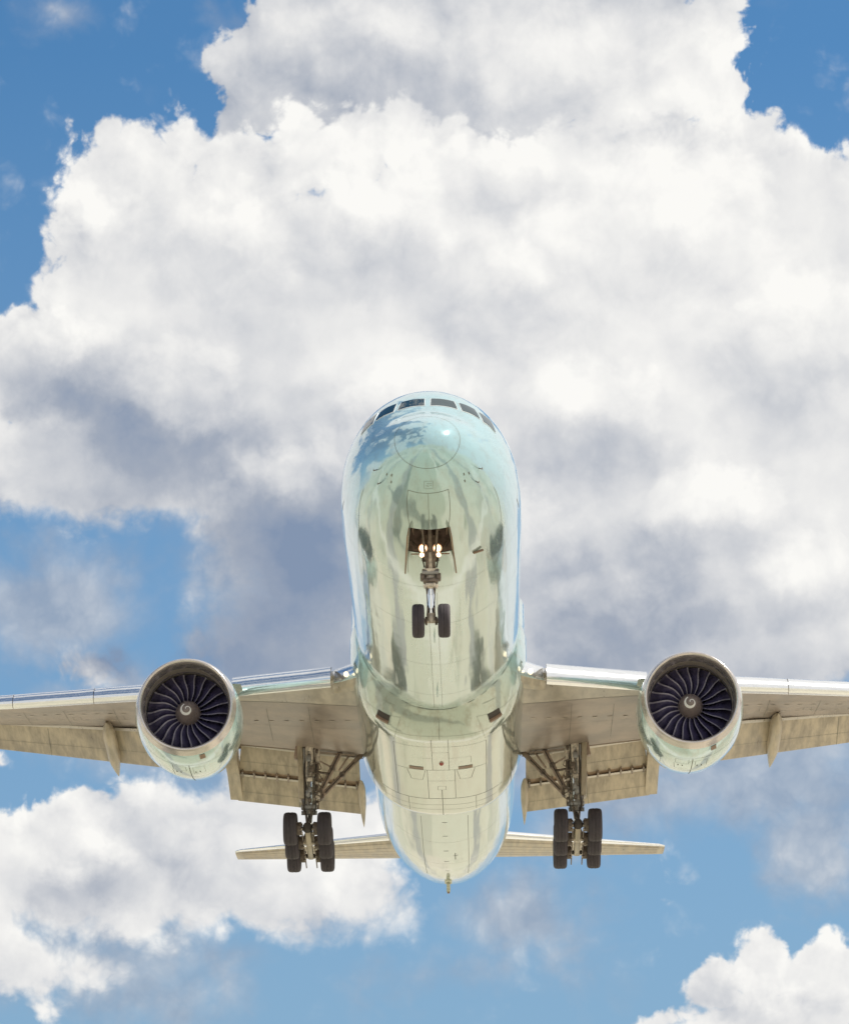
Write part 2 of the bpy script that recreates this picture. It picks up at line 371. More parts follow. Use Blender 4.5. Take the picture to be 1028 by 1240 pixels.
# ------------------------------------------------------------------ fuselage
ST = np.array([
 (0.0,-.87,-.87,-.87,0), (0.04,-.64,-1.09,-.87,.26), (0.15,-.42,-1.31,-.86,.51), (0.35,-.19,-1.54,-.85,.79), (0.65,.06,-1.77,-.82,1.07),
 (1.0,.28,-1.97,-.78,1.33), (1.5,.55,-2.20,-.72,1.62), (2.0,.80,-2.38,-.65,1.86), (2.6,1.27,-2.54,-.57,2.10), (3.3,1.82,-2.68,-.48,2.33),
 (4.2,2.30,-2.82,-.37,2.57), (5.2,2.64,-2.93,-.26,2.76), (6.5,2.90,-3.02,-.15,2.93), (8.0,3.03,-3.08,-.06,3.03), (9.5,3.09,-3.10,-.02,3.07),
 (11.5,3.10,-3.10,0,3.10), (20,3.10,-3.10,0,3.10), (30,3.10,-3.10,0,3.10), (40,3.10,-3.10,0,3.10), (47,3.10,-3.10,0,3.10),
 (50,3.10,-3.08,0,3.09), (53,3.10,-2.96,.05,3.05), (56,3.10,-2.70,.15,2.93), (59,3.10,-2.33,.33,2.72), (62,3.08,-1.82,.6,2.42),
 (65,3.02,-1.20,.9,2.03), (68,2.9,-.52,1.2,1.55), (70.5,2.75,.1,1.45,1.08), (72,2.55,.55,1.55,.7), (73,2.2,1.0,1.6,.35)])
def pchip(x, y, xq):
    h = np.diff(x); d = np.diff(y)/h; mm = np.zeros_like(y)
    for i in range(1, len(x)-1):
        if d[i-1]*d[i] > 0:
            w1 = 2*h[i]+h[i-1]; w2 = h[i]+2*h[i-1]; mm[i] = (w1+w2)/(w1/d[i-1]+w2/d[i])
    mm[0] = d[0]; mm[-1] = d[-1]
    i = np.clip(np.searchsorted(x, xq, side='right')-1, 0, len(h)-1); t = (xq-x[i])/h[i]; hh = h[i]
    return (2*t**3-3*t**2+1)*y[i]+(t**3-2*t**2+t)*hh*mm[i]+(-2*t**3+3*t**2)*y[i+1]+(t**3-t**2)*hh*mm[i+1]
SY = np.sqrt(ST[:, 0])
def surf(Y, th, off=0.0):
    """fuselage skin; th = 0 at the keel, pi at the crown"""
    Y = np.asarray(Y, float); th = np.asarray(th, float); s_ = np.sqrt(Y)
    t, b, c, w_ = [pchip(SY, ST[:, k], s_) for k in (1, 2, 3, 4)]
    w_ = w_+off; t = t+off; b = b-off
    X = w_*np.sin(th); cz = -np.cos(th)
    Z = np.where(cz < 0, c+(c-b)*cz, c+(t-c)*cz)
    return np.stack(np.broadcast_arrays(X, Y, Z), -1)

BAY_Y0, BAY_Y1, BAY_T = 3.5, 5.35, 0.262
Ys = np.concatenate([[.0004, .006, .02], np.linspace(.05, 3.5, 46)[:-1], np.linspace(3.5, 5.35, 16), np.linspace(5.5, 12, 30), np.linspace(12.5, 47, 60), np.linspace(47.5, 73, 50)])
Ts = np.concatenate([np.linspace(-BAY_T, BAY_T, 13), np.linspace(BAY_T, 2*pi-BAY_T, 150)[1:-1]])
Gf = surf(Ys[:, None], Ts[None, :])
fv = Gf.reshape(-1, 3); nT = len(Ts); ff = []
i0 = int(np.argmin(abs(Ys-3.5))); i1 = int(np.argmin(abs(Ys-5.35)))
for i in range(len(Ys)-1):
    for j in range(nT):
        if i0 <= i < i1 and j < 12: continue
        j2 = (j+1) % nT; ff.append((i*nT+j, i*nT+j2, (i+1)*nT+j2, (i+1)*nT+j))
fb_ = MB(); fb_.add(fv, ff, 0)
k0 = len(fb_.v); fb_.v += [(0, 0, -.87), (0, 73.15, 1.6)]
for j in range(nT):
    fb_.f.append((k0, (j+1) % nT, j)); fb_.m.append(0)
    fb_.f.append((k0+1, (len(Ys)-1)*nT+j, (len(Ys)-1)*nT+(j+1) % nT)); fb_.m.append(0)
def ribbon(mb, pts, nrm, w_, off=.004, mi=1):
    """flat strip w_ wide following pts on a skin with outward normals nrm"""
    pts = np.array(pts); n_ = np.array(nrm); d = np.gradient(pts, axis=0)
    s_ = np.cross(d, n_); s_ /= np.linalg.norm(s_, axis=1)[:, None]+1e-9
    G_ = np.stack([pts+s_*w_/2+n_*off, pts-s_*w_/2+n_*off], 1)
    mb.grid(G_, mi=mi)
def skin_normal(fn, Y, t, e=1e-3):
    a = fn(Y+e, t)-fn(Y-e, t); b = fn(Y, t+e)-fn(Y, t-e); n_ = np.cross(b, a)
    n_ /= np.linalg.norm(n_, axis=-1)[..., None]
    return n_
def seam(mb, fn, pts, w_=.022, n=24, off=.004, mi=1, center=(0, 0, 0)):
    """seam line on skin fn through (Y, theta) corner points"""
    P_ = []
    for (a, b) in zip(pts[:-1], pts[1:]):
        k = max(2, n); P_ += [(a[0]+(b[0]-a[0])*q/k, a[1]+(b[1]-a[1])*q/k) for q in range(k)]
    P_.append(pts[-1]); P_ = np.array(P_)
    X = fn(P_[:, 0], P_[:, 1]); n_ = skin_normal(fn, P_[:, 0], P_[:, 1])
    out = X-np.array([0, 0, -.3])*1.0; out[:, 1] = 0
    sg = np.sign((n_*out).sum(1)); n_ = n_*np.where(sg == 0, 1, sg)[:, None]
    ribbon(mb, X, n_, w_, off, mi)
# radome joint
rt = np.linspace(0, 2*pi, 90)
seam(fb_, surf, [(.48+.12*(1-cos(t))/2+.42*((1-cos(t))/2)**3, t) for t in rt], .014, 2)
# nose gear door outlines ahead of the bay, centre split
for s_ in (-1, 1):
    seam(fb_, surf, [(1.42, s_*.42), (3.5, s_*BAY_T)], .018)
    seam(fb_, surf, [(1.42, 0), (1.42, s_*.42)], .02)
    seam(fb_, surf, [(BAY_Y1, s_*BAY_T), (7.4, s_*.262)], .014)
    seam(fb_, surf, [(9.4, s_*.05), (24.5, s_*.05)], .012, 40)
    seam(fb_, surf, [(3.2, s_*1.15), (5.0, s_*1.02), (9.0, s_*.8)], .012)
    # forward entry door outline
    seam(fb_, surf, [(6.6, s_*1.38), (7.7, s_*1.38), (7.7, s_*1.95), (6.6, s_*1.95), (6.6, s_*1.38)], .025)
    # cheek drain marks
    for (yy, tt) in ((1.35, 1.0), (1.2, .9), (1.45, .82)):
        seam(fb_, surf, [(yy, s_*tt), (yy+.10, s_*(tt-.02))], .045, 3)
seam(fb_, surf, [(1.42, 0), (3.5, 0)], .014)
for yy in (8.7, 13.2, 18.4, 22.6, 47.5, 52.2):
    seam(fb_, surf, [(yy, -1.7), (yy, 0), (yy, 1.7)], .010, 40)
for t in (-.33, .33):
    seam(fb_, surf, [(43, t), (56.5, t)], .018, 40)
# small access plate with placard ahead of the gear doors
seam(fb_, surf, [(.92, -.09), (.92, .13), (1.22, .11), (1.22, -.08), (.92, -.09)], .010, 4)
seam(fb_, surf, [(1.02, -.03), (1.02, .09)], .014, 3); seam(fb_, surf, [(1.09, -.04), (1.12, .02)], .02, 3); seam(fb_, surf, [(1.09, .04), (1.09, .09)], .012, 3)
# keel drains
for yy in (43.6, 46.2, 49.2, 51.6, 54.3):
    seam(fb_, surf, [(yy, -.035), (yy, .035)], .06, 3)
seam(fb_, surf, [(49.8, .13), (51.2, .13)], .04, 4); seam(fb_, surf, [(50.3, .10), (50.3, .17)], .05, 4)
FUS = fb_.build('fuselage', ['hull', 'seam'], recalc=False)

# bay interior
bb = MB()
t_ = np.linspace(-BAY_T, BAY_T, 9)
lo = surf(BAY_Y0+0*t_, t_, -.02); hi = surf(BAY_Y1+0*t_, t_, -.02)
top_z = -1.35
def strip(a, b, mi=0): bb.grid(np.array([a, b]), mi=mi)
def up(a): q = a.copy(); q[:, 2] = top_z; return q
strip(lo, up(lo)); strip(hi, up(hi)); strip(up(lo), up(hi))
for s_ in (0, -1):
    yy = np.linspace(BAY_Y0, BAY_Y1, 9); a = surf(yy, 0*yy+t_[s_], -.02); strip(a, up(a))
for k in range(5):
    y = BAY_Y0+.25+k*.38; bb.bar((-.62, y, -1.42), (.62, y, -1.42), .07, .1, 1, 0)
for s_ in (-1, 1):
    bb.tube([(s_*.5, 3.6, -1.6), (s_*.45, 4.4, -1.9), (s_*.3, 5.2, -2.2)], .03, 6, 1)
    bb.tube([(s_*.56, 3.6, -2.1), (s_*.58, 4.6, -2.2), (s_*.55, 5.3, -2.3)], .035, 6, 1)
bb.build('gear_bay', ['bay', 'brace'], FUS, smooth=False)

def patch(fn, corners, off, nu=8, nv=8):
    """skin-following quad through four (Y, theta) corners"""
    c = [np.array(q, float) for q in corners]
    U, V = np.meshgrid(np.linspace(0, 1, nu), np.linspace(0, 1, nv), indexing='ij')
    Q = (1-U)[..., None]*((1-V)[..., None]*c[0]+V[..., None]*c[3])+U[..., None]*((1-V)[..., None]*c[1]+V[..., None]*c[2])
    return fn(Q[..., 0], Q[..., 1], off)
# cockpit glazing: three panes a side, each in a pale frame
def pane(corners, s_):
    cs = [(y, pi-s_*(pi-t)) if s_ < 0 else (y, t) for y, t in corners]
    cs = [(y, (2*pi-t) if s_ < 0 else t) for y, t in corners]
    ctr = np.mean(cs, axis=0)
    big = [tuple(ctr+(np.array(c)-ctr)*np.array((1.13, 1.07))) for c in cs]
    mb = MB(); mb.grid(patch(surf, big, .012), mi=1); mb.grid(patch(surf, cs, .022), mi=0)
    e0 = patch(surf, big, .012); e1 = patch(surf, big, -.02)
    for sl_ in ((0, slice(None)), (-1, slice(None)), (slice(None), 0), (slice(None), -1)):
        mb.grid(np.array([e0[sl_], e1[sl_]]), mi=1)
    mb.build('cockpit_window', ['window', 'winframe'], FUS)
for s_ in (-1, 1):
    pane([(2.50, pi-.05), (2.62, pi-.47), (3.09, pi-.38), (2.99, pi-.05)], s_)
    pane([(2.67, pi-.55), (2.98, pi-.85), (3.42, pi-.69), (3.14, pi-.46)], s_)
    pane([(3.06, pi-.92), (3.6, pi-1.13), (3.98, pi-.94), (3.48, pi-.76)], s_)

# pitot probes, blade antenna, small drain mast on the cheek
def blade(parent, name, x, y, z, h, c, lean=.25, mat='hull', nrm=(0, 0, -1)):
    mb = MB(); n_ = np.array(nrm, float); n_ /= np.linalg.norm(n_); base = np.array((x, y, z), float); side = np.cross(n_, (0, 1, 0))
    ring = []
    for t, q in ((0, 1), (1, .55)):
        r = []
        for a in np.linspace(0, 2*pi, 12, endpoint=False):
            r.append(base+n_*h*t+np.array((0, 1, 0))*(c*q*.5*cos(a)+lean*h*t)+side*(.035*q*sin(a)))
        ring.append(r)
    mb.grid(np.array(ring), closed_v=True); k = len(mb.v)-12; mb.f.append(tuple(range(k, k+12))); mb.m.append(0)
    return mb.build(name, [mat], parent)
for (yy, tt) in ((14.5, 0), (11.0, .0), (21.8, 0)):
    q = surf(yy, tt); blade(FUS, 'blade_antenna', q[0], yy, q[2]+.01, .28, .34)
q = surf(6.2, .52); n_ = skin_normal(surf, 6.2, .52)
mb = MB(); mb.bar(q+np.array((-.03, 0.05, -.05)), q+np.array((.30, .15, .09)), .08, .07, 0); mb.build('drain_mast', ['brown'], FUS)
for s_ in (-1, 1):
    for (yy, tt) in ((1.75, 1.22), (1.95, .98)):
        a = surf(yy, s_*tt); n_ = skin_normal(surf, yy, s_*tt); n_ = n_*(1 if n_[0]*s_ > 0 else -1)
        mb = MB(); mb.cyl(a-n_*.02, a+n_*.12, .018, .014, 8); mb.cyl(a+n_*.12+np.array((0, .02, 0)), a+n_*.12-np.array((0, .16, 0)), .014, .01, 8)
        mb.build('pitot_probe', ['geardark'], FUS)
# tail skid under the rear fuselage
mb = MB(); z0 = float(surf(58.6, 0)[2])
mb.box((0, 58.8, z0+.03), (.34, .8, .16), bev=.05, mi=0)
mb.bar((0, 58.9, z0-.02), (0, 59.15, z0-.42), .17, .24, 0, .04)
mb.box((0, 59.17, z0-.44), (.12, .30, .07), bev=.02, mi=1)
mb.build('tail_skid', ['door', 'brown'], FUS)
# vertical fin
def airfoil(n=14, t=.11):
    x = (1-np.cos(np.linspace(0, pi, n)))/2
    y = 5*t*(.2969*np.sqrt(x)-.126*x-.3516*x**2+.2843*x**3-.1015*x**4)
    return np.concatenate([np.stack([x, y], 1), np.stack([x[::-1], -y[::-1]], 1)[1:-1]])
AF = airfoil()
def foil_loft(mb, secs, vertical=False, mi=0, caps=True, prof=None):
    """secs: (span, y_le, z_le, chord, thickness ratio, incidence)"""
    pr = AF if prof is None else prof; rings = []
    for (x, y, z, c, t, inc) in secs:
        r = []
        for (a, b) in pr:
            dy = a*c; dz = b*c*t/.11
            yy = y+dy*cos(inc)+dz*sin(inc); zz = z-dy*sin(inc)+dz*cos(inc)
            r.append((dz, y+dy, x) if vertical else (x, yy, zz))
        rings.append(r)
    n = len(pr); mb.grid(np.array(rings), closed_v=True, mi=mi)
    if caps:
        k = len(mb.v)-n*len(secs); mb.f += [tuple(range(k, k+n)), tuple(range(len(mb.v)-n, len(mb.v)))]; mb.m += [mi, mi]
mb = MB(); foil_loft(mb, [(2.2, 58.5, 0, 10.5, .10, 0), (4, 60.3, 0, 9.2, .10, 0), (12.3, 68.3, 0, 4.0, .09, 0)], True)
mb.build('tail_fin', ['hull'], sharp=40)

# ------------------------------------------------------------------ belly fairing
def ffull(th):
    e = 2.7; s_, c_ = np.abs(np.sin(th)), np.cos(th)
    low = ((s_/3.36)**e+(np.maximum(c_, 0)/3.74)**e)**(-1/e)
    return np.where(c_ > 0, low, 3.36/np.maximum(s_, .2)*.985+0*th)
def sm(t): t = np.clip(t, 0, 1); return t*t*(3-2*t)
def belly(Y, th, off=0.0):
    Y = np.asarray(Y, float); th = np.asarray(th, float); Y, th = np.broadcast_arrays(Y, th)
    a = np.abs(th)/(pi/2)
    yf = 24.7-1.1*sm(a*1.1); ya = 41.2-1.5*sm(a); lf = 2.6+.6*a; la = 2.5
    sf = 1-(1-np.clip((Y-yf)/lf, 0, 1))**2.2; sa = 1-(1-np.clip((ya-Y)/la, 0, 1))**2.0
    r = 3.04+(ffull(th)-3.04)*np.clip(sf*sa, 0, 1)+off+np.where(sf*sa > 0, .05*np.minimum(1, sf*sa*8), 0)
    return np.stack([r*np.sin(th), Y, -r*np.cos(th)], -1)
Yb = np.linspace(22.8, 43.4, 110); Tb = np.linspace(-1.95, 1.95, 121)
bf = MB(); bf.grid(belly(Yb[:, None], Tb[None]))
ang = lambda x, z: atan2(x, -z)
tt_ = np.linspace(-1.5, 1.5, 60); aa_ = np.abs(tt_)/(pi/2)
seam(bf, surf, list(zip(24.78-1.1*sm(aa_*1.1), tt_)), .035, 1, .01)  # sealant line that also paints in the dark of the front crease
seam(bf, surf, list(zip(41.15-1.5*sm(aa_), tt_)), .03, 1, .01)
def bseam(xs, w_=.022): seam(bf, belly, [(y, ang(x, -3.72)) for (x, y) in xs], w_, 20)
bseam([(-.32, 26.8), (-.32, 31.5)]); bseam([(.32, 26.8), (.32, 31.5)]); bseam([(-.54, 31.5), (-.54, 36.3)]); bseam([(.54, 31.5), (.54, 36.3)])
bseam([(0, 25.2), (0, 26.8)], .018); bseam([(-1.9, 27.8), (1.9, 27.8)], .02); bseam([(-1.9, 31.5), (1.9, 31.5)], .026); bseam([(-2.9, 36.3), (2.9, 36.3)], .05)
bseam([(-.32, 28.7), (.32, 28.7)], .018); bseam([(-.54, 33.3), (.54, 33.3)], .018); bseam([(-1.9, 27.8), (-1.9, 36.3)], .018); bseam([(1.9, 27.8), (1.9, 36.3)], .018)
bseam([(-2.6, 37.4), (2.6, 37.4)], .02); bseam([(-2.3, 38.2), (2.3, 38.2)], .018); bseam([(0, 34.8), (0, 39.5)], .03); bseam([(-2.6, 26.4), (2.6, 26.4)], .014); bseam([(-1.4, 36.3), (-1.4, 38.6)], .018); bseam([(1.4, 36.3), (1.4, 38.6)], .018)
bseam([(-.16, 34.2), (-.16, 34.8), (.16, 34.8), (.16, 34.2), (-.16, 34.2)], .015); bseam([(-.9, 29.6), (-.32, 29.6)], .014); bseam([(.32, 29.6), (1.2, 29.6), (1.2, 30.6)], .014)
for s_ in (-1, 1):
    bseam([(s_*.62, 31.6), (s_*.74, 33.1), (s_*1.2, 33.1), (s_*1.36, 31.6)], .018)
    seam(bf, belly, [(24.6, s_*1.2), (29, s_*.86), (39, s_*.8)], .018, 30)
    seam(bf, belly, [(25, s_*1.45), (30, s_*1.22), (41, s_*1.18)], .014, 30)
    seam(bf, belly, [(25.3, s_*.42), (25.6, s_*.95), (27.6, s_*.92), (27.4, s_*.46), (25.3, s_*.42)], .012, 10)
BF = bf.build('belly_fairing', ['fairing', 'seam'], recalc=True)
for s_ in (-1, 1):
    # ram air inlet: surface ramp, recess shade painted as a dark patch, raised lip behind it
    mb = MB(); c0, c1 = s_*.53, s_*.67
    mb.grid(patch(belly, [(24.75, c0), (25.6, c0), (25.6, c1), (24.75, c1)], .012), mi=0)
    mb.grid(patch(belly, [(25.35, c0), (25.72, c0), (25.72, c1), (25.35, c1)], .020), mi=1)
    mb.grid(np.array([patch(belly, [(25.72, c0), (25.72, c1)]*2, .02)[:, 0], patch(belly, [(25.72, c0), (25.72, c1)]*2, .10)[:, 0], patch(belly, [(26.0, c0), (26.0, c1)]*2, .02)[:, 0]]), mi=2)
    mb.build('air_inlet', ['fairing', 'vent', 'brown'], BF, smooth=False)
    mb = MB(); a0, a1 = s_*ang(.68, -3.72), s_*ang(1.26, -3.72)
    mb.grid(patch(belly, [(31.0, a0), (31.42, a0), (31.42, a1), (31.0, a1)], .012), mi=0); mb.build('vent_louvre', ['brown'], BF)
mb = MB(); zb = float(belly(30.4, .0)[2])
mb.lathe_on((.03, 30.4, zb+.02), (.03, 30.4, zb-.10), [(0, .09), (.4, .09), (.8, .06), (1, 0.01)], 16); mb.build('beacon_light', ['red'], BF)

# ------------------------------------------------------------------ wings
# spanwise stations: x, y of leading edge, z of lower leading edge, y of rear edge of fixed underside, z there, upper thickness
WS = [(2.4, 25.4, -1.55, 36.6, -1.86, 1.55), (4.2, 26.7, -1.38, 36.6, -1.74, 1.5), (8.6, 29.8, -.92, 37.0, -1.18, 1.2), (12.9, 32.8, -.28, 39.0, .06, .95),
      (18.2, 36.5, .45, 41.4, .86, .75), (25, 41.2, 1.6, 44.6, 2.0, .5), (30.0, 44.8, 2.6, 47.2, 2.9, .3), (32.4, 48.4, 3.2, 49.3, 3.35, .1)]
WA = np.array(WS)
def wst(x): return [np.interp(x, WA[:, 0], WA[:, k]) for k in range(1, 6)]
def wing_rings(xs, s_):
    rings = []
    for x in xs:
        yl, zl, yr, zr, th = wst(x); c = yr-yl
        fb = np.interp(x, [2.4, 8.6, 12, 32], [.34, .14, .07, .07])
        lower = [(f, zl+(zr-zl)*f - .055*th*sin(pi*min(1, f*1.1))*1.5) for f in (.0, .03, fb*.6, fb, fb+.10, .5, .65, .82, 1.0)]
        pts = [(yl+c*f, z) for f, z in lower]
        upper = [(1.0, .30), (1.05, .38), (.85, .58), (.6, .78), (.4, .82), (.2, .66), (.08, .42), (.02, .22), (-.01, .1)]
        pts += [(yl+c*f, zl+(zr-zl)*min(f, 1)+th*u) for f, u in upper]
        rings.append([(s_*x, y, z) for y, z in pts])
    return rings
def wing(s_):
    side = 'right' if s_ > 0 else 'left'
    xs = np.concatenate([np.linspace(2.4, 18.2, 40), np.linspace(18.6, 32.4, 24)])
    mb = MB(); R_ = wing_rings(xs, s_); n = len(R_[0]); nx = len(xs)
    verts = np.array(R_).reshape(-1, 3); f = []; mi = []
    for i in range(nx-1):
        for j in range(n):
            j2 = (j+1) % n; f.append((i*n+j, i*n+j2, (i+1)*n+j2, (i+1)*n+j))
            # lower skin between the spars is bare brown-grey; the front edge panel and the top are lighter
            mi.append(1 if 3 <= j <= 7 else (2 if j == 8 else 0))
    mb.v = [tuple(q) for q in verts]; mb.f = f; mb.m = mi
    mb.f += [tuple(range(n)), tuple(range((nx-1)*n, nx*n))]; mb.m += [0, 0]
    # panel joints on the lower skin
    def low(x, f_):
        yl, zl, yr, zr, th = wst(x); return (s_*x, yl+(yr-yl)*f_, zl+(zr-zl)*f_-.055*th*sin(pi*min(1, f_*1.1))*1.5)
    def wseam(pts, w_=.02):
        L = []
        for (a, b) in zip(pts[:-1], pts[1:]):
            L += [low(a[0]+(b[0]-a[0])*q/16, a[1]+(b[1]-a[1])*q/16) for q in range(16)]
        L.append(low(*pts[-1])); ribbon(mb, L, np.tile((0, 0, -1.), (len(L), 1)), w_, .012, 3)
    wseam([(3.2, .32), (8.5, .145), (12, .075), (32, .075)], .03); wseam([(3.4, .62), (8.4, .55)], .014); wseam([(11, .34), (32, .34)], .016); wseam([(10.8, .9), (30, .9)], .016)
    for x in (5.2, 6.9, 13.4, 15.6, 17.4, 20, 23): wseam([(x, .3), (x, .95)], .012)
    for x in (13.1, 15, 17, 19): wseam([(x, .55), (x+.35, .55), (x+.35, .66), (x, .66), (x, .55)], .010)
    W_ = mb.build('wing', ['wing', 'wingbox', 'cove', 'seam'], sharp=35)
    dm = MB()
    for x in np.arange(3.6, 8.4, .62): 
        L = [low(x, .5), low(x+.09, .5+.0001), low(x+.18, .5)]; ribbon(dm, L, np.tile((0, 0, -1.), (3, 1)), .10, .014)
    for f_ in (.45, .68):
        for x in np.arange(11.2, 26, .58):
            L = [low(x, f_), low(x+.1, f_+.0001), low(x+.2, f_)]; ribbon(dm, L, np.tile((0, 0, -1.), (3, 1)), .09, .014)
    dm.build('access_panel_row', ['wing'], W_)['kind'] = 'stuff'
    # slats: hollow curved leading-edge sections, drooped forward and down
    prof = [(1.15, .62), (.8, .56), (.45, .42), (.18, .22), (.03, .02), (0, -.14), (.06, -.28), (.22, -.36), (.40, -.38), (.40, -.35), (.25, -.30), (.2, -.12), (.3, .1), (.6, .36), (1.15, .58)]
    def slat(x0, x1, k0, k1):
        m2 = MB(); rr = []
        for x in np.linspace(x0, x1, 6):
            yl, zl, *_ = wst(x); k = k0+(k1-k0)*(x-x0)/(x1-x0)
            rr.append([(s_*x, yl-.62*k+a*k, zl+.06+b*k) for a, b in prof])
        m2.grid(np.array(rr), closed_v=True); n = len(prof); m2.f += [tuple(range(n)), tuple(range(5*n, 6*n))]; m2.m += [1, 1]
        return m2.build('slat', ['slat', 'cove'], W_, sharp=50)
    slat(4.15, 8.15, 1.0, .95)
    for a, b, c, d in ((11.05, 14.0, .86, .80), (14.03, 17.6, .80, .74), (17.63, 22, .74, .62), (22.03, 26.5, .62, .5), (26.53, 30, .5, .4)): slat(a, b, c, d)
    # wing root leading edge fairing with landing light
    m2 = MB(); rr = []
    for x, yo, k in ((3.0, -.9, 1.15), (3.35, -.55, 1.05), (3.7, -.30, .98), (4.0, -.15, .92), (4.12, .1, .8)):
        yl, zl, *_ = wst(x)
        rr.append([(s_*x, yl+yo+a*k, zl+.10+b*k) for a, b in [(1.7, .7), (.9, .58), (.45, .42), (.18, .22), (.03, .02), (0, -.10), (.10, -.24), (.4, -.36), (.9, -.34), (1.7, -.25)]])
    m2.grid(np.array(rr)); m2.m = [2 if k % 9 >= 6 else 0 for k in range(len(m2.f))]; m2.f.append(tuple(range(40, 50))); m2.m.append(1)
    m2.build('wing_root_edge', ['slat', 'brown', 'flap'], W_)
    m2 = MB()
    p = np.array((s_*3.52, 25.40, -1.47)); m2.lathe_on(p+(0, .1, 0), p-(0, .08, 0), [(0, .10), (.6, .10), (1, .07)], 16, cap=True)
    m2.build('landing_light', ['lamp2'], W_)
    m2 = MB(); p = np.array((s_*2.72, 23.75, -1.28)); m2.lathe_on(p+(0, .3, 0), p-(0, .1, 0), [(0, .07), (.6, .07), (1, .05)], 14, cap=True)
    m2.build('landing_light', ['lamp2'], W_)
    # flaps: forward and aft elements; (x, y, z) of leading edge and of trailing edge
    def flap(name, A, B, mats, thick=.16, nseg=6, ribs=0):
        m2 = MB(); rr = []
        for q in np.linspace(0, 1, nseg):
            a0 = np.array(A[0])*(1-q)+np.array(B[0])*q; a1 = np.array(A[1])*(1-q)+np.array(B[1])*q
            d = a1-a0; c = np.linalg.norm(d[1:]); inc = atan2(-d[2], d[1])
            r = []
            for (a, b) in AF:
                dy = a*c; dz = b*c*thick/.11
                if b < 0: dz *= .25
                r.append((s_*a0[0]+s_*d[0]*a, a0[1]+dy*cos(inc)+dz*sin(inc), a0[2]-dy*sin(inc)+dz*cos(inc)))
            rr.append(r)
        n = len(AF); m2.grid(np.array(rr), closed_v=True)
        for k in range(len(m2.f)):
            j = k % n
            m2.m[k] = 1 if (j <= 3 or j >= n-2) else 0
        m2.f += [tuple(range(n)), tuple(range((nseg-1)*n, nseg*n))]; m2.m += [0, 0]
        a0, a1, b0, b1 = [np.array(q) for q in (A[0], A[1], B[0], B[1])]
        def on(q, c): 
            p = (a0*(1-q)+b0*q)*(1-c)+(a1*(1-q)+b1*q)*c; return (s_*p[0], p[1], p[2]-.045)
        nrm = np.array((0, -.35, -.93))
        for q in [k/(ribs+1) for k in range(1, ribs+1)]:
            L = [on(q, c) for c in np.linspace(.08, .97, 8)]; ribbon(m2, L, np.tile(nrm, (8, 1)), .016, .004, 2)
        L = [on(q, .6) for q in np.linspace(.02, .98, 12)]; ribbon(m2, L, np.tile(nrm, (12, 1)), .016, .004, 2)
        return m2.build(name, mats+['seam'], W_, sharp=50)
    # inboard double slotted flap
    flap('flap', ((3.45, 37.55, -1.72), (3.45, 39.3, -2.35)), ((8.35, 37.85, -.98), (8.55, 39.6, -1.66)), ['flap', 'flap2'], .17, ribs=1)
    flap('aft_flap', ((3.45, 39.45, -2.50), (3.5, 41.3, -3.22)), ((8.5, 39.7, -1.80), (8.7, 41.5, -2.52)), ['flap', 'flap2'], .13, ribs=1)
    # dark slot between the two elements with hinge brackets
    m2 = MB(); 
    for q in np.linspace(.02, .98, 11):
        x = 3.5+5.0*q; y = 39.32+.28*q; z = -2.42+.7*q
        m2.bar((s_*x, y-.12, z+.02), (s_*x, y+.28, z-.12), .07, .16, 0, 0)
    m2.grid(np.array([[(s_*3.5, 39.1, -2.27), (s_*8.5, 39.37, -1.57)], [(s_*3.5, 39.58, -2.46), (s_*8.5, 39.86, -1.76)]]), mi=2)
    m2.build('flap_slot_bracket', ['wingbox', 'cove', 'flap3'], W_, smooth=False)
    # cove panel behind the rear spar
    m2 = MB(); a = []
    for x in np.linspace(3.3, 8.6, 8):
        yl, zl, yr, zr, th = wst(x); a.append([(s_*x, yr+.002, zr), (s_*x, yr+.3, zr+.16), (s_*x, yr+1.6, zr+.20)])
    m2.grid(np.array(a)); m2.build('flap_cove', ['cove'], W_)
    # flaperon behind the engine, outboard flap
    flap('flaperon', ((9.1, 37.1, -.92), (9.1, 40.4, -.80)), ((10.85, 38.1, -.45), (10.9, 40.9, -.70)), ['flap', 'flap2'], .12, ribs=2)
    flap('outboard_flap', ((11.0, 37.8, -.38), (11.1, 41.6, -1.12)), ((22.5, 43.1, 1.66), (22.6, 44.7, 1.12)), ['flap', 'flap2'], .12, nseg=10, ribs=3)
    # flap track fairings
    def canoe(name, x, y0, z0, y1, z1, w_, h, mat='flap', blunt=.5, tw=0.0):
        m2 = MB(); rr = []
        for t in np.linspace(0, 1, 16):
            r = min(1.0, (t/.18)**.6) * (1 if t < blunt else max(.02, (1-(t-blunt)/(1-blunt)))**.75)
            c = np.array((s_*(x+tw*t), y0+(y1-y0)*t, z0+(z1-z0)*t))
            rr.append([c+np.array((w_/2*r*cos(a), 0, h/2*r*sin(a)-.0)) for a in np.linspace(0, 2*pi, 16, endpoint=False)])
        m2.grid(np.array(rr), closed_v=True)
        for f_ in (.38, .62): 
            i = int(f_*15); k = len(m2.v)
        o = m2.build(name, [mat], W_)
        return o
    canoe('flap_track_fairing', 13.95, 37.6, -.05, 43.2, -.95, .52, .8, blunt=.62)
    canoe('flap_track_fairing', 20.2, 41.6, 1.15, 46.5, .75, .38, .6, blunt=.6)
    canoe('flap_track_fairing', 3.40, 38.4, -2.45, 42.3, -3.55, .32, .42, blunt=.45)
    # deep fairing at the outboard end of the inboard flap
    m2 = MB()
    pr = [(36.6, -1.0), (37.6, -1.75), (39.4, -2.0), (41.4, -2.52), (41.6, -2.35), (40.0, -1.3), (38.3, -.8)]
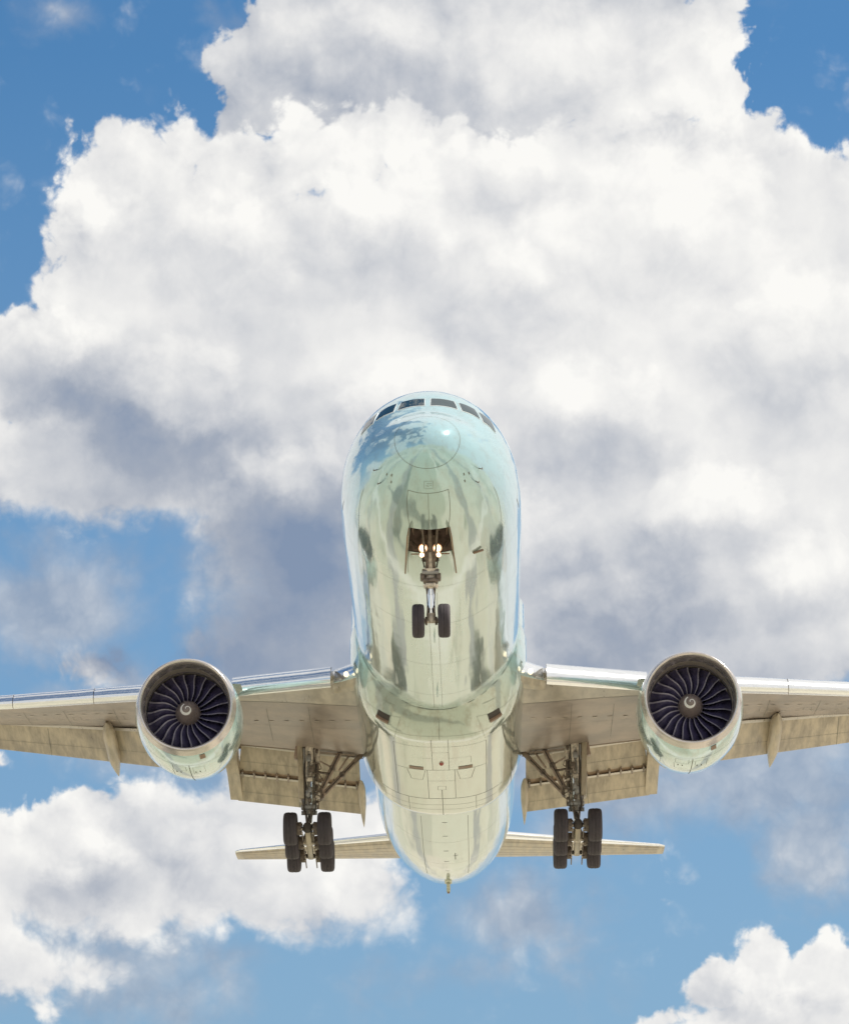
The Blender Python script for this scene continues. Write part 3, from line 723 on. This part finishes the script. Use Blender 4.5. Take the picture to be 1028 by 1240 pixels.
    m2.grid(np.array([[(s_*8.50, y, z) for y, z in pr], [(s_*8.62, y, z) for y, z in pr], [(s_*9.02, y+.1, z+.05) for y, z in pr]]), closed_v=True)
    m2.f += [tuple(range(7)), tuple(range(14, 21))]; m2.m += [0, 0]
    m2.build('flap_end_fairing', ['flap'], W_, sharp=30)
    return W_
WINGS = {s_: wing(s_) for s_ in (-1, 1)}

# tailplanes
for s_ in (-1, 1):
    mb = MB()
    foil_loft(mb, [(s_*1.2, 61.9, .72, 6.6, .10, -.03), (s_*3, 63.2, .86, 5.85, .10, -.03), (s_*10.45, 69.3, 1.62, 2.55, .09, -.03), (s_*10.75, 69.75, 1.66, 2.2, .07, -.03)])
    k = len(AF)
    for i in range(len(mb.f)):
        if len(mb.f[i]) == 4:
            j = i % k
            if j <= 2 or j >= k-2: mb.m[i] = 1
    for f0 in (.14, .30, .45, .62, .76):
        L = []
        for q in np.linspace(0, 1, 20):
            x = 2.4+8.0*q; t = (x-3)/7.45; y = 63.2+6.1*t; c = 5.85-3.3*t; z = .86+.76*t; yt = np.interp(f0, AF[:14, 0], AF[:14, 1])
            L.append((s_*x, y+c*f0, z+.03*c*f0-yt*c*.92))
        ribbon(mb, L, np.tile((0, 0, -1.), (20, 1)), .05 if f0 > .6 else .035, .006, 2)
    mb.build('tailplane', ['flap', 'slat', 'brown'], sharp=40)

# ------------------------------------------------------------------ engines
fan_mesh = None
def engine(s_):
    ax0 = np.array((s_*9.62, 25.0, -2.69)); ax1 = np.array((s_*(9.62+.06), 31.0, -2.58 if s_ < 0 else -2.58)); d = ax1-ax0; L = np.linalg.norm(d)
    def pt(y, r, seg=72):  # ring
        return None
    mb = MB()
    cowl = [(.44, 1.91), (.50, 1.925), (.9, 1.985), (1.6, 2.04), (2.5, 2.06), (3.4, 2.03), (4.3, 1.93), (5.1, 1.80), (5.7, 1.68), (5.68, 1.64), (4.6, 1.70)]
    mb.lathe_on(ax0, ax1, [(y/L, r) for y, r in cowl], 80, 0)
    core = [(4.4, 1.2), (5.6, 1.15), (6.6, .98), (7.5, .78), (7.5, .72), (7.0, .5), (8.3, .05)]
    mb.lathe_on(ax0, ax1, [(y/L, r) for y, r in core], 48, 2)
    dn = d/L; a_ = np.cross(dn, (0, 0, 1.)); a_ /= np.linalg.norm(a_); b_ = np.cross(dn, a_)
    cr = np.array([c[1] for c in cowl[:9]]); cy = np.array([c[0] for c in cowl[:9]]); cy[0] = .40
    def cs(y, t, off=0.0):  # t = 0 keel, + towards +X
        r = np.interp(y, cy, cr)+off; dirv_ = np.stack([np.sin(t), 0*t, -np.cos(t)], -1)
        dirv_ = dirv_ - (dirv_ @ dn)[..., None]*dn
        return ax0+dn*np.asarray(y)[..., None]+dirv_*np.asarray(r)[..., None]
    def eseam(pts, w_=.016, mi=1):
        P_ = []
        for (p, q) in zip(pts[:-1], pts[1:]): P_ += [(p[0]+(q[0]-p[0])*k/12, p[1]+(q[1]-p[1])*k/12) for k in range(12)]
        P_.append(pts[-1]); P_ = np.array(P_); X = cs(P_[:, 0], P_[:, 1]); c = ax0+dn*P_[:, :1]; n_ = X-c; n_ /= np.linalg.norm(n_, axis=1)[:, None]
        ribbon(mb, X, n_, w_, .006, mi)
    ring = np.linspace(-pi, pi, 60)
    for y in (1.55, 3.65): eseam([(y, t) for t in (-pi, -pi/2, 0, pi/2, pi)], .016)
    eseam([(1.55, 0.02), (5.5, .02)], .03)
    eseam([(1.75, -.30), (2.35, -.30), (2.35, -.05), (1.75, -.05), (1.75, -.30)], .014); eseam([(2.45, -.32), (3.3, -.30), (3.3, -.05)], .014); eseam([(1.9, .08), (2.9, .08), (2.9, .3), (1.9, .3), (1.9, .08)], .012)
    eseam([(2.7, -.9), (3.5, -.9), (3.5, -.6), (2.7, -.6), (2.7, -.9)], .012)
    for q in (-.24, -.16, .12, .2): eseam([(2.55, q), (2.75, q)], .05)
    E_ = mb.build('engine', ['cowl', 'seam', 'geardark'], sharp=60)
    # polished lip
    lp = MB()
    lip = [(.62, 1.585), (.40, 1.60), (.22, 1.63), (.10, 1.665), (.03, 1.71), (.0, 1.755), (.03, 1.795), (.10, 1.825), (.20, 1.8415), (.32, 1.878), (.45, 1.914)]
    lp.lathe_on(ax0, ax1, [(y/L, r) for y, r in lip], 80); lp.build('inlet_lip', ['lip'], E_)
    dc = MB(); dc.lathe_on(ax0, ax1, [(.62/L, 1.585), (.9/L, 1.578), (1.15/L, 1.582), (1.32/L, 1.60), (1.9/L, 1.62)], 80)
    dc.lathe_on(ax0, ax1, [(1.28/L, 1.598), (1.285/L, 1.575), (1.33/L, 1.598)], 80, 1); dc.build('inlet_duct', ['duct', 'fanback'], E_)
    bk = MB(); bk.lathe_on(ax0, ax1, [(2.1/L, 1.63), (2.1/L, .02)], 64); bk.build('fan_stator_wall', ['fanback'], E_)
    # spinner with white swirl
    sp_ = MB(); spr = [(.68, .008), (.69, .05), (.73, .12), (.82, .21), (.95, .31), (1.12, .40), (1.32, .47), (1.6, .50)]
    sp_.lathe_on(ax0, ax1, [(y/L, r) for y, r in spr], 40)
    sy = np.array([q[0] for q in spr]); sr = np.array([q[1] for q in spr])
    sw = []; wd = []
    for q in np.linspace(0, 1, 50):
        a = radians(115)+q*radians(430); rr = .225*(1-q)**.8+.025
        if q < .0: continue
        y = np.interp(rr, sr, sy); c = ax0+dn*y; o = np.array((cos(a), 0, sin(a)))
        sw.append((c+o*rr-dn*.012, o)); wd.append(.085*(.35+.65*sin(pi*min(1, q*1.4+.12))) )
    G_ = []
    for (p, o), w_ in zip(sw, wd):
        r0 = np.linalg.norm((p-ax0)-dn*((p-ax0)@dn))
        def at(r):
            r = max(r, .0); y = np.interp(r, sr, sy); return ax0+dn*(y-.012)+o*r
        G_.append([at(r0-w_/2), at(r0), at(r0+w_/2)])
    sp_.grid(np.array(G_), mi=1)
    sp_.build('spinner', ['spinner', 'white'], E_)
    # fan blades
    global fan_mesh
    if fan_mesh is None:
        bm_ = MB(); nr = 18; rr = np.linspace(.44, 1.565, nr); F = []; Bk = []; E1 = []
        for r in rr:
            t = (r-.44)/1.125
            phi = radians(1.8*sin(t*2*pi)*1.0 - 6.0*t**2)
            yl = .05-.20*sin(pi*min(1, t*1.05))**1.2+.12*t
            chord = .46+.10*t; tw = radians(28+34*t)      # stagger
            row = []
            for c in (0, .10, .25, .5, .75, 1):
                y = yl+c*chord*cos(tw); ds = c*chord*sin(tw)+.03*sin(pi*c)
                a = phi-ds/r
                row.append((r*sin(a), y, r*cos(a)))
            F.append(row)
        F = np.array(F); bm_.grid(F)
        for k in range(len(bm_.f)):
            if k % 5 == 0: bm_.m[k] = 1
        # rear face for thickness
        n_ = len(bm_.v); B2 = F+np.array((0, .03, 0)); bm_.grid(B2, mi=0)
        fan_mesh = bm_.build('fan_blade', ['blade', 'bladeedge'], E_)
        first = fan_mesh
    else: first = None
    base_rot = Matrix.Rotation(atan2(d[0], d[1])*-1, 4, 'Z')
    origin = ax0+dn*1.30
    for k in range(22):
        o = first if (first and k == 0) else fan_mesh.copy()
        if o is not first: COL.objects.link(o); o.parent = E_
        o.location = Vector(origin); o.rotation_euler = (atan2(d[2], d[1]), radians(360/22*k+(5 if s_ > 0 else 0)), 0)
    # little brown drain panel low on the cowl
    dp = MB(); tt = (.32 if s_ < 0 else .42); X = np.array([[cs(np.array(y), np.array(t), .012) for t in np.linspace(tt-.055, tt+.055, 4)] for y in (.52, .70, .95)])
    dp.grid(X); dp.build('drain_panel', ['brown'], E_)
    # strake on the inboard shoulder
    st = MB(); a = -s_*radians(125)
    pts = [(cs(np.array(y), np.array(a)), cs(np.array(y), np.array(a), h)) for y, h in ((1.6, .02), (2.4, .30), (3.4, .36), (3.6, .05))]
    st.grid(np.array([[p, q] for p, q in pts])); st.grid(np.array([[p+np.array((.03, 0, .02)), q+np.array((.03, 0, .02))] for p, q in pts])); st.build('strake', ['cowl'], E_)
    # pylon
    py = MB(); rr = []
    for (y, z0_, z1_, wd_) in ((26.8, -1.0, -.66, .12), (28.0, -1.0, -.35, .42), (30, -1.0, -.25, .5), (32.5, -1.6, -.4, .5), (35, -1.5, -.6, .4), (37.2, -1.2, -.8, .12)):
        rr.append([(s_*9.65+x*wd_/2, y, z) for x, z in ((-1, z0_), (-1, (z0_+z1_)/2), (-.7, z1_), (.7, z1_), (1, (z0_+z1_)/2), (1, z0_), (.5, z0_-.08), (-.5, z0_-.08))])
    py.grid(np.array(rr), closed_v=True); py.build('pylon', ['wing'], E_, sharp=50)
    return E_
for s_ in (-1, 1): engine(s_)

# ------------------------------------------------------------------ wheels
def wheel_mesh(R_, W_, rim_r):
    h = W_/2; t = MB()
    prof = [(-h*.72, rim_r), (-h*.95, rim_r+.05), (-h, R_*.80), (-h*.93, R_*.91), (-h*.74, R_*.975), (-h*.52, R_), (-h*.50, R_-.012), (-h*.44, R_-.012), (-h*.42, R_+.002), (-h*.15, R_+.004), (-h*.13, R_-.010), (-h*.07, R_-.010), (-h*.05, R_+.005),
            (h*.05, R_+.005), (h*.07, R_-.010), (h*.13, R_-.010), (h*.15, R_+.004), (h*.42, R_+.002), (h*.44, R_-.012), (h*.50, R_-.012), (h*.52, R_), (h*.74, R_*.975), (h*.93, R_*.91), (h, R_*.80), (h*.95, rim_r+.05), (h*.72, rim_r)]
    t.lathe_on((-1, 0, 0), (1, 0, 0), [((x+1)/2, r) for x, r in prof], 56)
    r = MB(); rp = [(-h*.72, rim_r), (-h*.80, rim_r*.96), (-h*.5, rim_r*.82), (-h*.45, rim_r*.5), (-h*.7, rim_r*.42), (-h*.78, .04), (h*.78, .04), (h*.7, rim_r*.42), (h*.45, rim_r*.5), (h*.5, rim_r*.82), (h*.80, rim_r*.96), (h*.72, rim_r)]
    r.lathe_on((-1, 0, 0), (1, 0, 0), [((x+1)/2, q) for x, q in rp], 32)
    for k in range(8):
        a = k*pi/4
        for s_ in (-1, 1): r.cyl((s_*h*.5, rim_r*.65*cos(a), rim_r*.65*sin(a)), (s_*h*.62, rim_r*.65*cos(a), rim_r*.65*sin(a)), .035, seg=8)
    return t, r
def make_wheel(name, R_, W_, rim_r):
    t, r = wheel_mesh(R_, W_, rim_r); o = t.build(name, ['tyre'], ROOT, sharp=50); r.build('rim', ['rim'], o, sharp=40); return o
def put_wheel(proto, used, loc):
    if not used: o = proto
    else:
        o = proto.copy(); COL.objects.link(o); o.parent = ROOT
        for ch in list(proto.children):
            c = ch.copy(); COL.objects.link(c); c.parent = o
    o.location = loc; return o

# ------------------------------------------------------------------ nose gear
NY, NZ = 5.89, -5.10
ng = MB()
ng.cyl((0, 5.25, -2.35), (0, 5.62, -3.55), .15, .16, 24, 0)
ng.cyl((0, 5.60, -3.50), (0, 5.67, -3.95), .20, .21, 24, 0)
ng.cyl((0, 5.52, -3.42), (0, 5.545, -3.52), .27, .27, 24, 0)
ng.cyl((0, 5.70, -3.92), (0, 5.73, -4.04), .27, .22, 24, 0)
ng.cyl((-.28, 5.40, -3.58), (.28, 5.40, -3.58), .10, seg=18, mi=1)          # steering actuators
ng.box((-.26, 5.50, -3.72), (.16, .34, .22), bev=.04, mi=2); ng.box((.26, 5.50, -3.72), (.16, .34, .22), bev=.04, mi=2)
ng.box((0, 5.45, -3.86), (.50, .30, .14), bev=.04, mi=2); ng.box((0, 5.47, -4.00), (.34, .26, .12), bev=.04, mi=0)
ng.cyl((0, 5.70, -3.95), (0, 5.86, -4.85), .14, .14, 28, 3)                 # chromed piston
ng.lathe_on((0, 5.85, -4.78), (0, 5.90, -5.16), [(0, .12), (.4, .14), (.8, .15), (1, .1)], 20, 0, True)
ng.cyl((-.34, NY, NZ), (.34, NY, NZ), .085, seg=18, mi=0)
for s_ in (-1, 1):
    ng.cyl((s_*.13, NY, NZ), (s_*.20, NY, NZ), .15, .13, 18, 2)
    # torque links in front and trunnion arms
    ng.bar((s_*.10, 5.55, -4.02), (s_*.13, 5.52, -4.30), .04, .05, 2); ng.bar((s_*.10, 5.60, -4.72), (s_*.13, 5.76, -4.98), .045, .07, 2)
    ng.bar((s_*.05, 5.05, -2.35), (s_*.13, 5.45, -3.45), .09, .09, 2); ng.bar((s_*.30, 4.0, -1.9), (s_*.16, 5.35, -3.15), .08, .10, 2)
    ng.bar((s_*.62, 5.25, -2.50), (s_*.12, 5.45, -3.20), .06, .06, 2); ng.tube([(s_*.22, 5.1, -2.5), (s_*.26, 5.3, -3.1), (s_*.2, 5.45, -3.4)], .025, 8, 4)
    ng.bar((s_*.24, 5.50, -2.98), (s_*.10, 5.54, -3.02), .06, .10, 2); ng.bar((s_*.28, 5.44, -3.14), (s_*.10, 5.5, -3.18), .05, .08, 2)
    ng.tube([(s_*.12, 5.45, -3.5), (s_*.17, 5.55, -3.9), (s_*.13, 5.62, -4.3), (s_*.10, 5.8, -4.85), (s_*.14, 5.88, -5.0)], .014, 6, 4)
ng.bar((0, 4.4, -1.6), (0, 5.30, -2.9), .13, .16, 2)

NG = ng.build('nose_gear', ['gear', 'rim', 'geardark', 'chrome', 'vent'], sharp=45)
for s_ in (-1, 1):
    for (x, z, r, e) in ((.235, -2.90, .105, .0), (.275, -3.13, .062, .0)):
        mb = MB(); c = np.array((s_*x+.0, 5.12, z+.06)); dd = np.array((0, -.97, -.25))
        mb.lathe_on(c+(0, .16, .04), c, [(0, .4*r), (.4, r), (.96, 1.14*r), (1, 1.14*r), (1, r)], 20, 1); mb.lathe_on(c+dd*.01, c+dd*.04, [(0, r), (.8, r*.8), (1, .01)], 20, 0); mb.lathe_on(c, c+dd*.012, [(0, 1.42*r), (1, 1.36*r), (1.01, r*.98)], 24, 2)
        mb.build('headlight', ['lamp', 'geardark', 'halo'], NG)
    # bay doors hanging open either side
    mb = MB(); yy = np.linspace(3.52, 6.05, 7); top = surf(yy, 0*yy+s_*(BAY_T+.004), .01); bot = top+np.stack([np.full(7, s_*.06), 0*yy, -np.interp(yy, [3.5, 4.2, 6.05], [.30, .50, .52])], 1)
    mb.grid(np.array([top, bot]), mi=0); o2 = top.copy(); o2[:, 0] += s_*.045; b2 = bot.copy(); b2[:, 0] += s_*.045; mb.grid(np.array([o2, b2]), mi=1); mb.grid(np.array([bot, b2]), mi=2)
    mb.grid(np.array([[top[0], bot[0]], [o2[0], b2[0]]]), mi=2)
    mb.bar((s_*.62, 5.05, float(top[3, 2])-.25), (s_*.16, 5.4, -2.95), .035, .035, 2, 0)
    mb.build('nose_gear_door', ['door', 'hull', 'brown'], smooth=False)
pr = make_wheel('nose_wheel', .56, .40, .24)
for i, s_ in enumerate((-1, 1)): put_wheel(pr, i > 0, (s_*.425, NY, NZ))

# ------------------------------------------------------------------ main gear
mw = make_wheel('main_wheel', .67, .56, .29); used = False
for s_ in (-1, 1):
    g = MB(); X = 5.49; x = lambda q: s_*q
    A = np.array((x(5.42), 36.55, -1.3)); Bp = np.array((x(5.46), 36.75, -4.28)); C_ = np.array((x(5.49), 37.19, -5.33))
    g.lathe_on(A, Bp, [(0, .26), (.1, .27), (.12, .31), (.16, .31), (.18, .25), (.45, .24), (.47, .29), (.52, .29), (.54, .25), (.76, .24), (.78, .31), (.9, .30), (.92, .26), (1, .26)], 28, 0, True)
    g.cyl(Bp, C_, .13, .13, 24, 1)
    g.lathe_on(C_+(0, -.1, .38), C_+(0, .05, -.15), [(0, .16), (.3, .24), (.8, .24), (1, .12)], 20, 0, True)
    # hoses, actuators and brackets down the leg
    rnd = random.Random(5)
    g.cyl((x(5.12), 36.45, -1.45), (x(5.14), 36.55, -3.35), .075, .075, 12, 3); g.cyl((x(5.12), 36.5, -1.35), (x(5.13), 36.5, -2.2), .11, .11, 12, 0)
    g.cyl((x(5.66), 36.3, -1.6), (x(5.68), 36.45, -3.9), .06, .06, 10, 2)
    for q in range(6):
        z = -1.6-.44*q; dx = rnd.uniform(-.06, .08)
        g.box((x(5.40+dx), 36.27, z), (.14+rnd.random()*.10, .14, .16+.12*rnd.random()), bev=.03, mi=(0, 2, 3)[q % 3])
        g.box((x(5.14+dx*.4), 36.4, z-.12), (.12, .12, .14), bev=.03, mi=(3, 0)[q % 2])
    g.cyl((x(5.33), 36.24, -1.5), (x(5.36), 36.34, -3.0), .055, .05, 12, 0); g.cyl((x(5.34), 36.30, -2.9), (x(5.37), 36.4, -4.1), .045, .045, 12, 1)
    g.cyl((x(5.56), 36.25, -1.5), (x(5.55), 36.36, -3.5), .045, .04, 12, 0); g.lathe_on((x(5.5), 36.3, -3.3), (x(5.5), 36.35, -3.7), [(0, .03), (.2, .11), (.8, .11), (1, .03)], 14, 2)
    for k in range(3): g.lathe_on((x(5.46), 36.55, -2.05-.7*k), (x(5.46), 36.56, -2.12-.7*k), [(0, .28), (.5, .31), (1, .28)], 24, 2)
    for k, dx in enumerate((-.22, -.12, .05, .17, .25)):
        pts = [(x(5.44+dx+.05*sin(i*1.3+k)), 36.28+.03*cos(i*2+k), -1.4-.30*i) for i in range(11)]
        g.tube(pts, .022, 6, (4, 3, 2)[k % 3])
    for k in range(4):
        z = -2.2-.45*k; g.tube([(x(5.30), 36.25, z), (x(5.02), 36.2, z-.08), (x(4.95), 36.3, z-.25), (x(5.15), 36.35, z-.35)], .024, 6, 3)
    g.box((x(5.15), 36.5, -3.55), (.30, .30, .22), bev=.05, mi=0); g.box((x(5.12), 36.45, -3.95), (.14, .18, .36), bev=.04, mi=3)
    g.box((x(5.46), 36.45, -4.05), (.66, .30, .22), bev=.06, mi=2); g.cyl((x(5.14), 36.6, -4.25), (x(5.78), 36.6, -4.25), .09, seg=12, mi=2)
    # torque links ahead of the piston
    g.bar((x(5.34), 36.45, -4.2), (x(5.40), 36.35, -4.72), .07, .10, 3); g.bar((x(5.60), 36.45, -4.2), (x(5.54), 36.35, -4.72), .07, .10, 3); g.bar((x(5.47), 36.35, -4.70), (x(5.48), 36.75, -5.1), .16, .10, 2)
    LEG = g.build('main_gear', ['gear', 'chrome', 'rim', 'geardark', 'vent'], sharp=45)
    # bogie beam with axles and brake packs, tilted front wheels up
    b = MB(); zz = {35.72: -5.11, 37.19: -5.355, 38.66: -5.585}
    b.bar((x(5.49), 35.55, -5.09), (x(5.49), 38.8, -5.60), .24, .28, 3, .06)
    b.lathe_on((x(5.49), 35.35, -5.05), (x(5.49), 35.70, -5.11), [(0, .05), (.1, .15), (.5, .19), (1, .2)], 20, 1, True)
    for y, z in zz.items():
        b.cyl((x(5.49)-.95, y, z), (x(5.49)+.95, y, z), .085, seg=14, mi=1)
        for q in (-1, 1):
            b.cyl((x(5.49)+q*.24, y, z), (x(5.49)+q*.44, y, z), .27, .27, 24, 2)
            for k in range(6):
                a = k*pi/3+.3; b.cyl((x(5.49)+q*.20, y+.19*cos(a), z+.19*sin(a)), (x(5.49)+q*.30, y+.19*cos(a), z+.19*sin(a)), .05, seg=8, mi=0)
            b.bar((x(5.49)+q*.22, y, z-.16), (x(5.49)+q*.22, y+.9, z-.30), .05, .06, 2)
            b.tube([(x(5.49)+q*.30, y-.1, z+.25), (x(5.49)+q*.2, y-.25, z+.1), (x(5.49)+q*.28, y-.2, z-.2)], .022, 6, 1)
    b.build('bogie_beam', ['gear', 'vent', 'geardark', 'flap'], LEG, sharp=45)
    # side and drag braces
    for name, P0, P1, wdt in (('drag_brace', (5.02, 36.75, -3.38), (4.02, 36.6, -1.35), .17), ('side_brace', (4.98, 36.85, -3.52), (3.28, 37.2, -1.62), .15)):
        m2 = MB(); p0 = np.array((x(P0[0]), P0[1], P0[2])); p1 = np.array((x(P1[0]), P1[1], P1[2]))
        m2.bar(p0, p1, wdt, .2, 0, .04); mid = (p0+p1)/2
        m2.lathe_on(mid-(0, .15, 0), mid+(0, .15, 0), [(0, .12), (1, .12)], 14, 1, True); m2.lathe_on(p0-(0, .14, 0), p0+(0, .14, 0), [(0, .12), (1, .12)], 14, 1, True); m2.lathe_on(p1-(0, .14, 0), p1+(0, .14, 0), [(0, .11), (1, .11)], 14, 1, True)
        off = np.array((0, -.14, -.04)); m2.tube([p0*.9+p1*.1+off, p0*.6+p1*.4+off*1.2, mid+off, p0*.2+p1*.8+off], .022, 6, 2)
        m2.build(name, ['brace', 'geardark', 'vent'], LEG, sharp=45)
    m2 = MB(); m2.bar((x(3.75), 36.9, -1.65), (x(4.25), 36.75, -2.45), .06, .08, 0); m2.bar((x(5.2), 36.5, -2.0), (x(4.55), 36.6, -2.35), .06, .07, 0); m2.cyl((x(5.15), 36.5, -2.55), (x(4.62), 36.6, -2.62), .05, .05, 10, 1)
    m2.build('lock_link', ['brace', 'geardark'], LEG)
    # door panel fixed outboard of the leg
    m2 = MB(); m2.box((x(5.80), 36.6, -2.55), (.22, .75, 2.35), Matrix.Rotation(radians(2*s_), 3, 'Y'), 0, .04); m2.box((x(5.70), 36.6, -2.0), (.14, .2, .2), bev=.02, mi=1); m2.box((x(5.70), 36.6, -3.2), (.14, .2, .2), bev=.02, mi=1)
    m2.build('main_gear_door', ['flap', 'geardark'], LEG, sharp=40)
    m2 = MB(); m2.box((x(5.98), 36.5, -1.75), (.16, .35, .55), Matrix.Rotation(radians(-8*s_), 3, 'Y'), 0, .04); m2.build('hinge_fairing', ['brace'], LEG, sharp=40)
    # flat strip painted as the dark shading at the wheel well edge
    m2 = MB(); m2.grid(np.array([[(x(3.6), 36.42, -1.85), (x(5.9), 36.42, -1.66)], [(x(3.6), 36.70, -1.86), (x(5.9), 36.72, -1.66)]])); m2.build('wheel_well_dark_strip', ['cove'], LEG, smooth=False)
    for y, z in zz.items():
        for q in (-1, 1):
            put_wheel(mw, used, (x(5.49)+q*.69, y, z)); used = True

# ------------------------------------------------------------------ ground: one sheet to the horizon
me = bpy.data.meshes.new('ground'); n = 40; ext = 9000
gx = np.sign(np.linspace(-1, 1, n))*np.abs(np.linspace(-1, 1, n))**2.2*ext
V = [(a, b, 0) for a in gx for b in gx]; F = [(i*n+j, (i+1)*n+j, (i+1)*n+j+1, i*n+j+1) for i in range(n-1) for j in range(n-1)]
me.from_pydata(V, [], F); gm, n2, b = new_mat('airfield_ground')
t = n2.n('ShaderNodeTexCoord'); pos = t.outputs['Object']
vor = n2.n('ShaderNodeTexVoronoi', feature='F1', distance='CHEBYCHEV'); vor.inputs['Scale'].default_value = .03
stretched = n2.n('ShaderNodeMapping'); n2.link(pos, stretched.inputs[0]); stretched.inputs['Scale'].default_value = (1, .3, 1); pos = stretched.outputs[0]
wp = n2.vm('ADD', pos, n2.vm('SCALE', n2.vm('SUBTRACT', n2.noise(pos, .02, 3, .5, color=True), (.5, .5, .5)), scale=14.0)); n2.link(wp, vor.inputs['Vector'])
sepc = n2.n('ShaderNodeSeparateColor'); n2.link(vor.outputs['Color'], sepc.inputs[0])
field = n2.ramp(sepc.outputs[0], [(0, (.62, .55, .43)), (.3, (.48, .46, .34)), (.5, (.68, .62, .50)), (.68, (.34, .36, .25)), (.85, (.60, .53, .43)), (1, (.24, .26, .18))])
bush = n2.step(n2.noise(pos, .09, 5, .6), .60, .66)
c = n2.mix(bush, field, (.13, .15, .09, 1))
road = n2.step(n2.m('ABSOLUTE', n2.m('SUBTRACT', n2.m('FRACT', n2.m('MULTIPLY', n2.vm('DOT_PRODUCT', wp, (1, 0, 0)), 1/62.0)), .5)), .07, .075, 1, 0)
c = n2.mix(road, c, (.27, .26, .25, 1))
road2 = n2.step(n2.m('ABSOLUTE', n2.m('SUBTRACT', n2.m('FRACT', n2.m('MULTIPLY', n2.vm('DOT_PRODUCT', wp, (0, 1, 0)), 1/60.0)), .5)), .03, .035, 1, 0)
c = n2.mix(road2, c, (.74, .70, .62, 1))
c = n2.mix(n2.m('MULTIPLY', n2.noise(pos, 1.5, 5, .7), .35), c, (.3, .26, .18, 1))
n2.link(c, b.inputs['Base Color']); setp(b, Roughness=.9)
me.materials.append(gm); go_ = bpy.data.objects.new('ground', me); COL.objects.link(go_); go_['kind'] = 'structure'
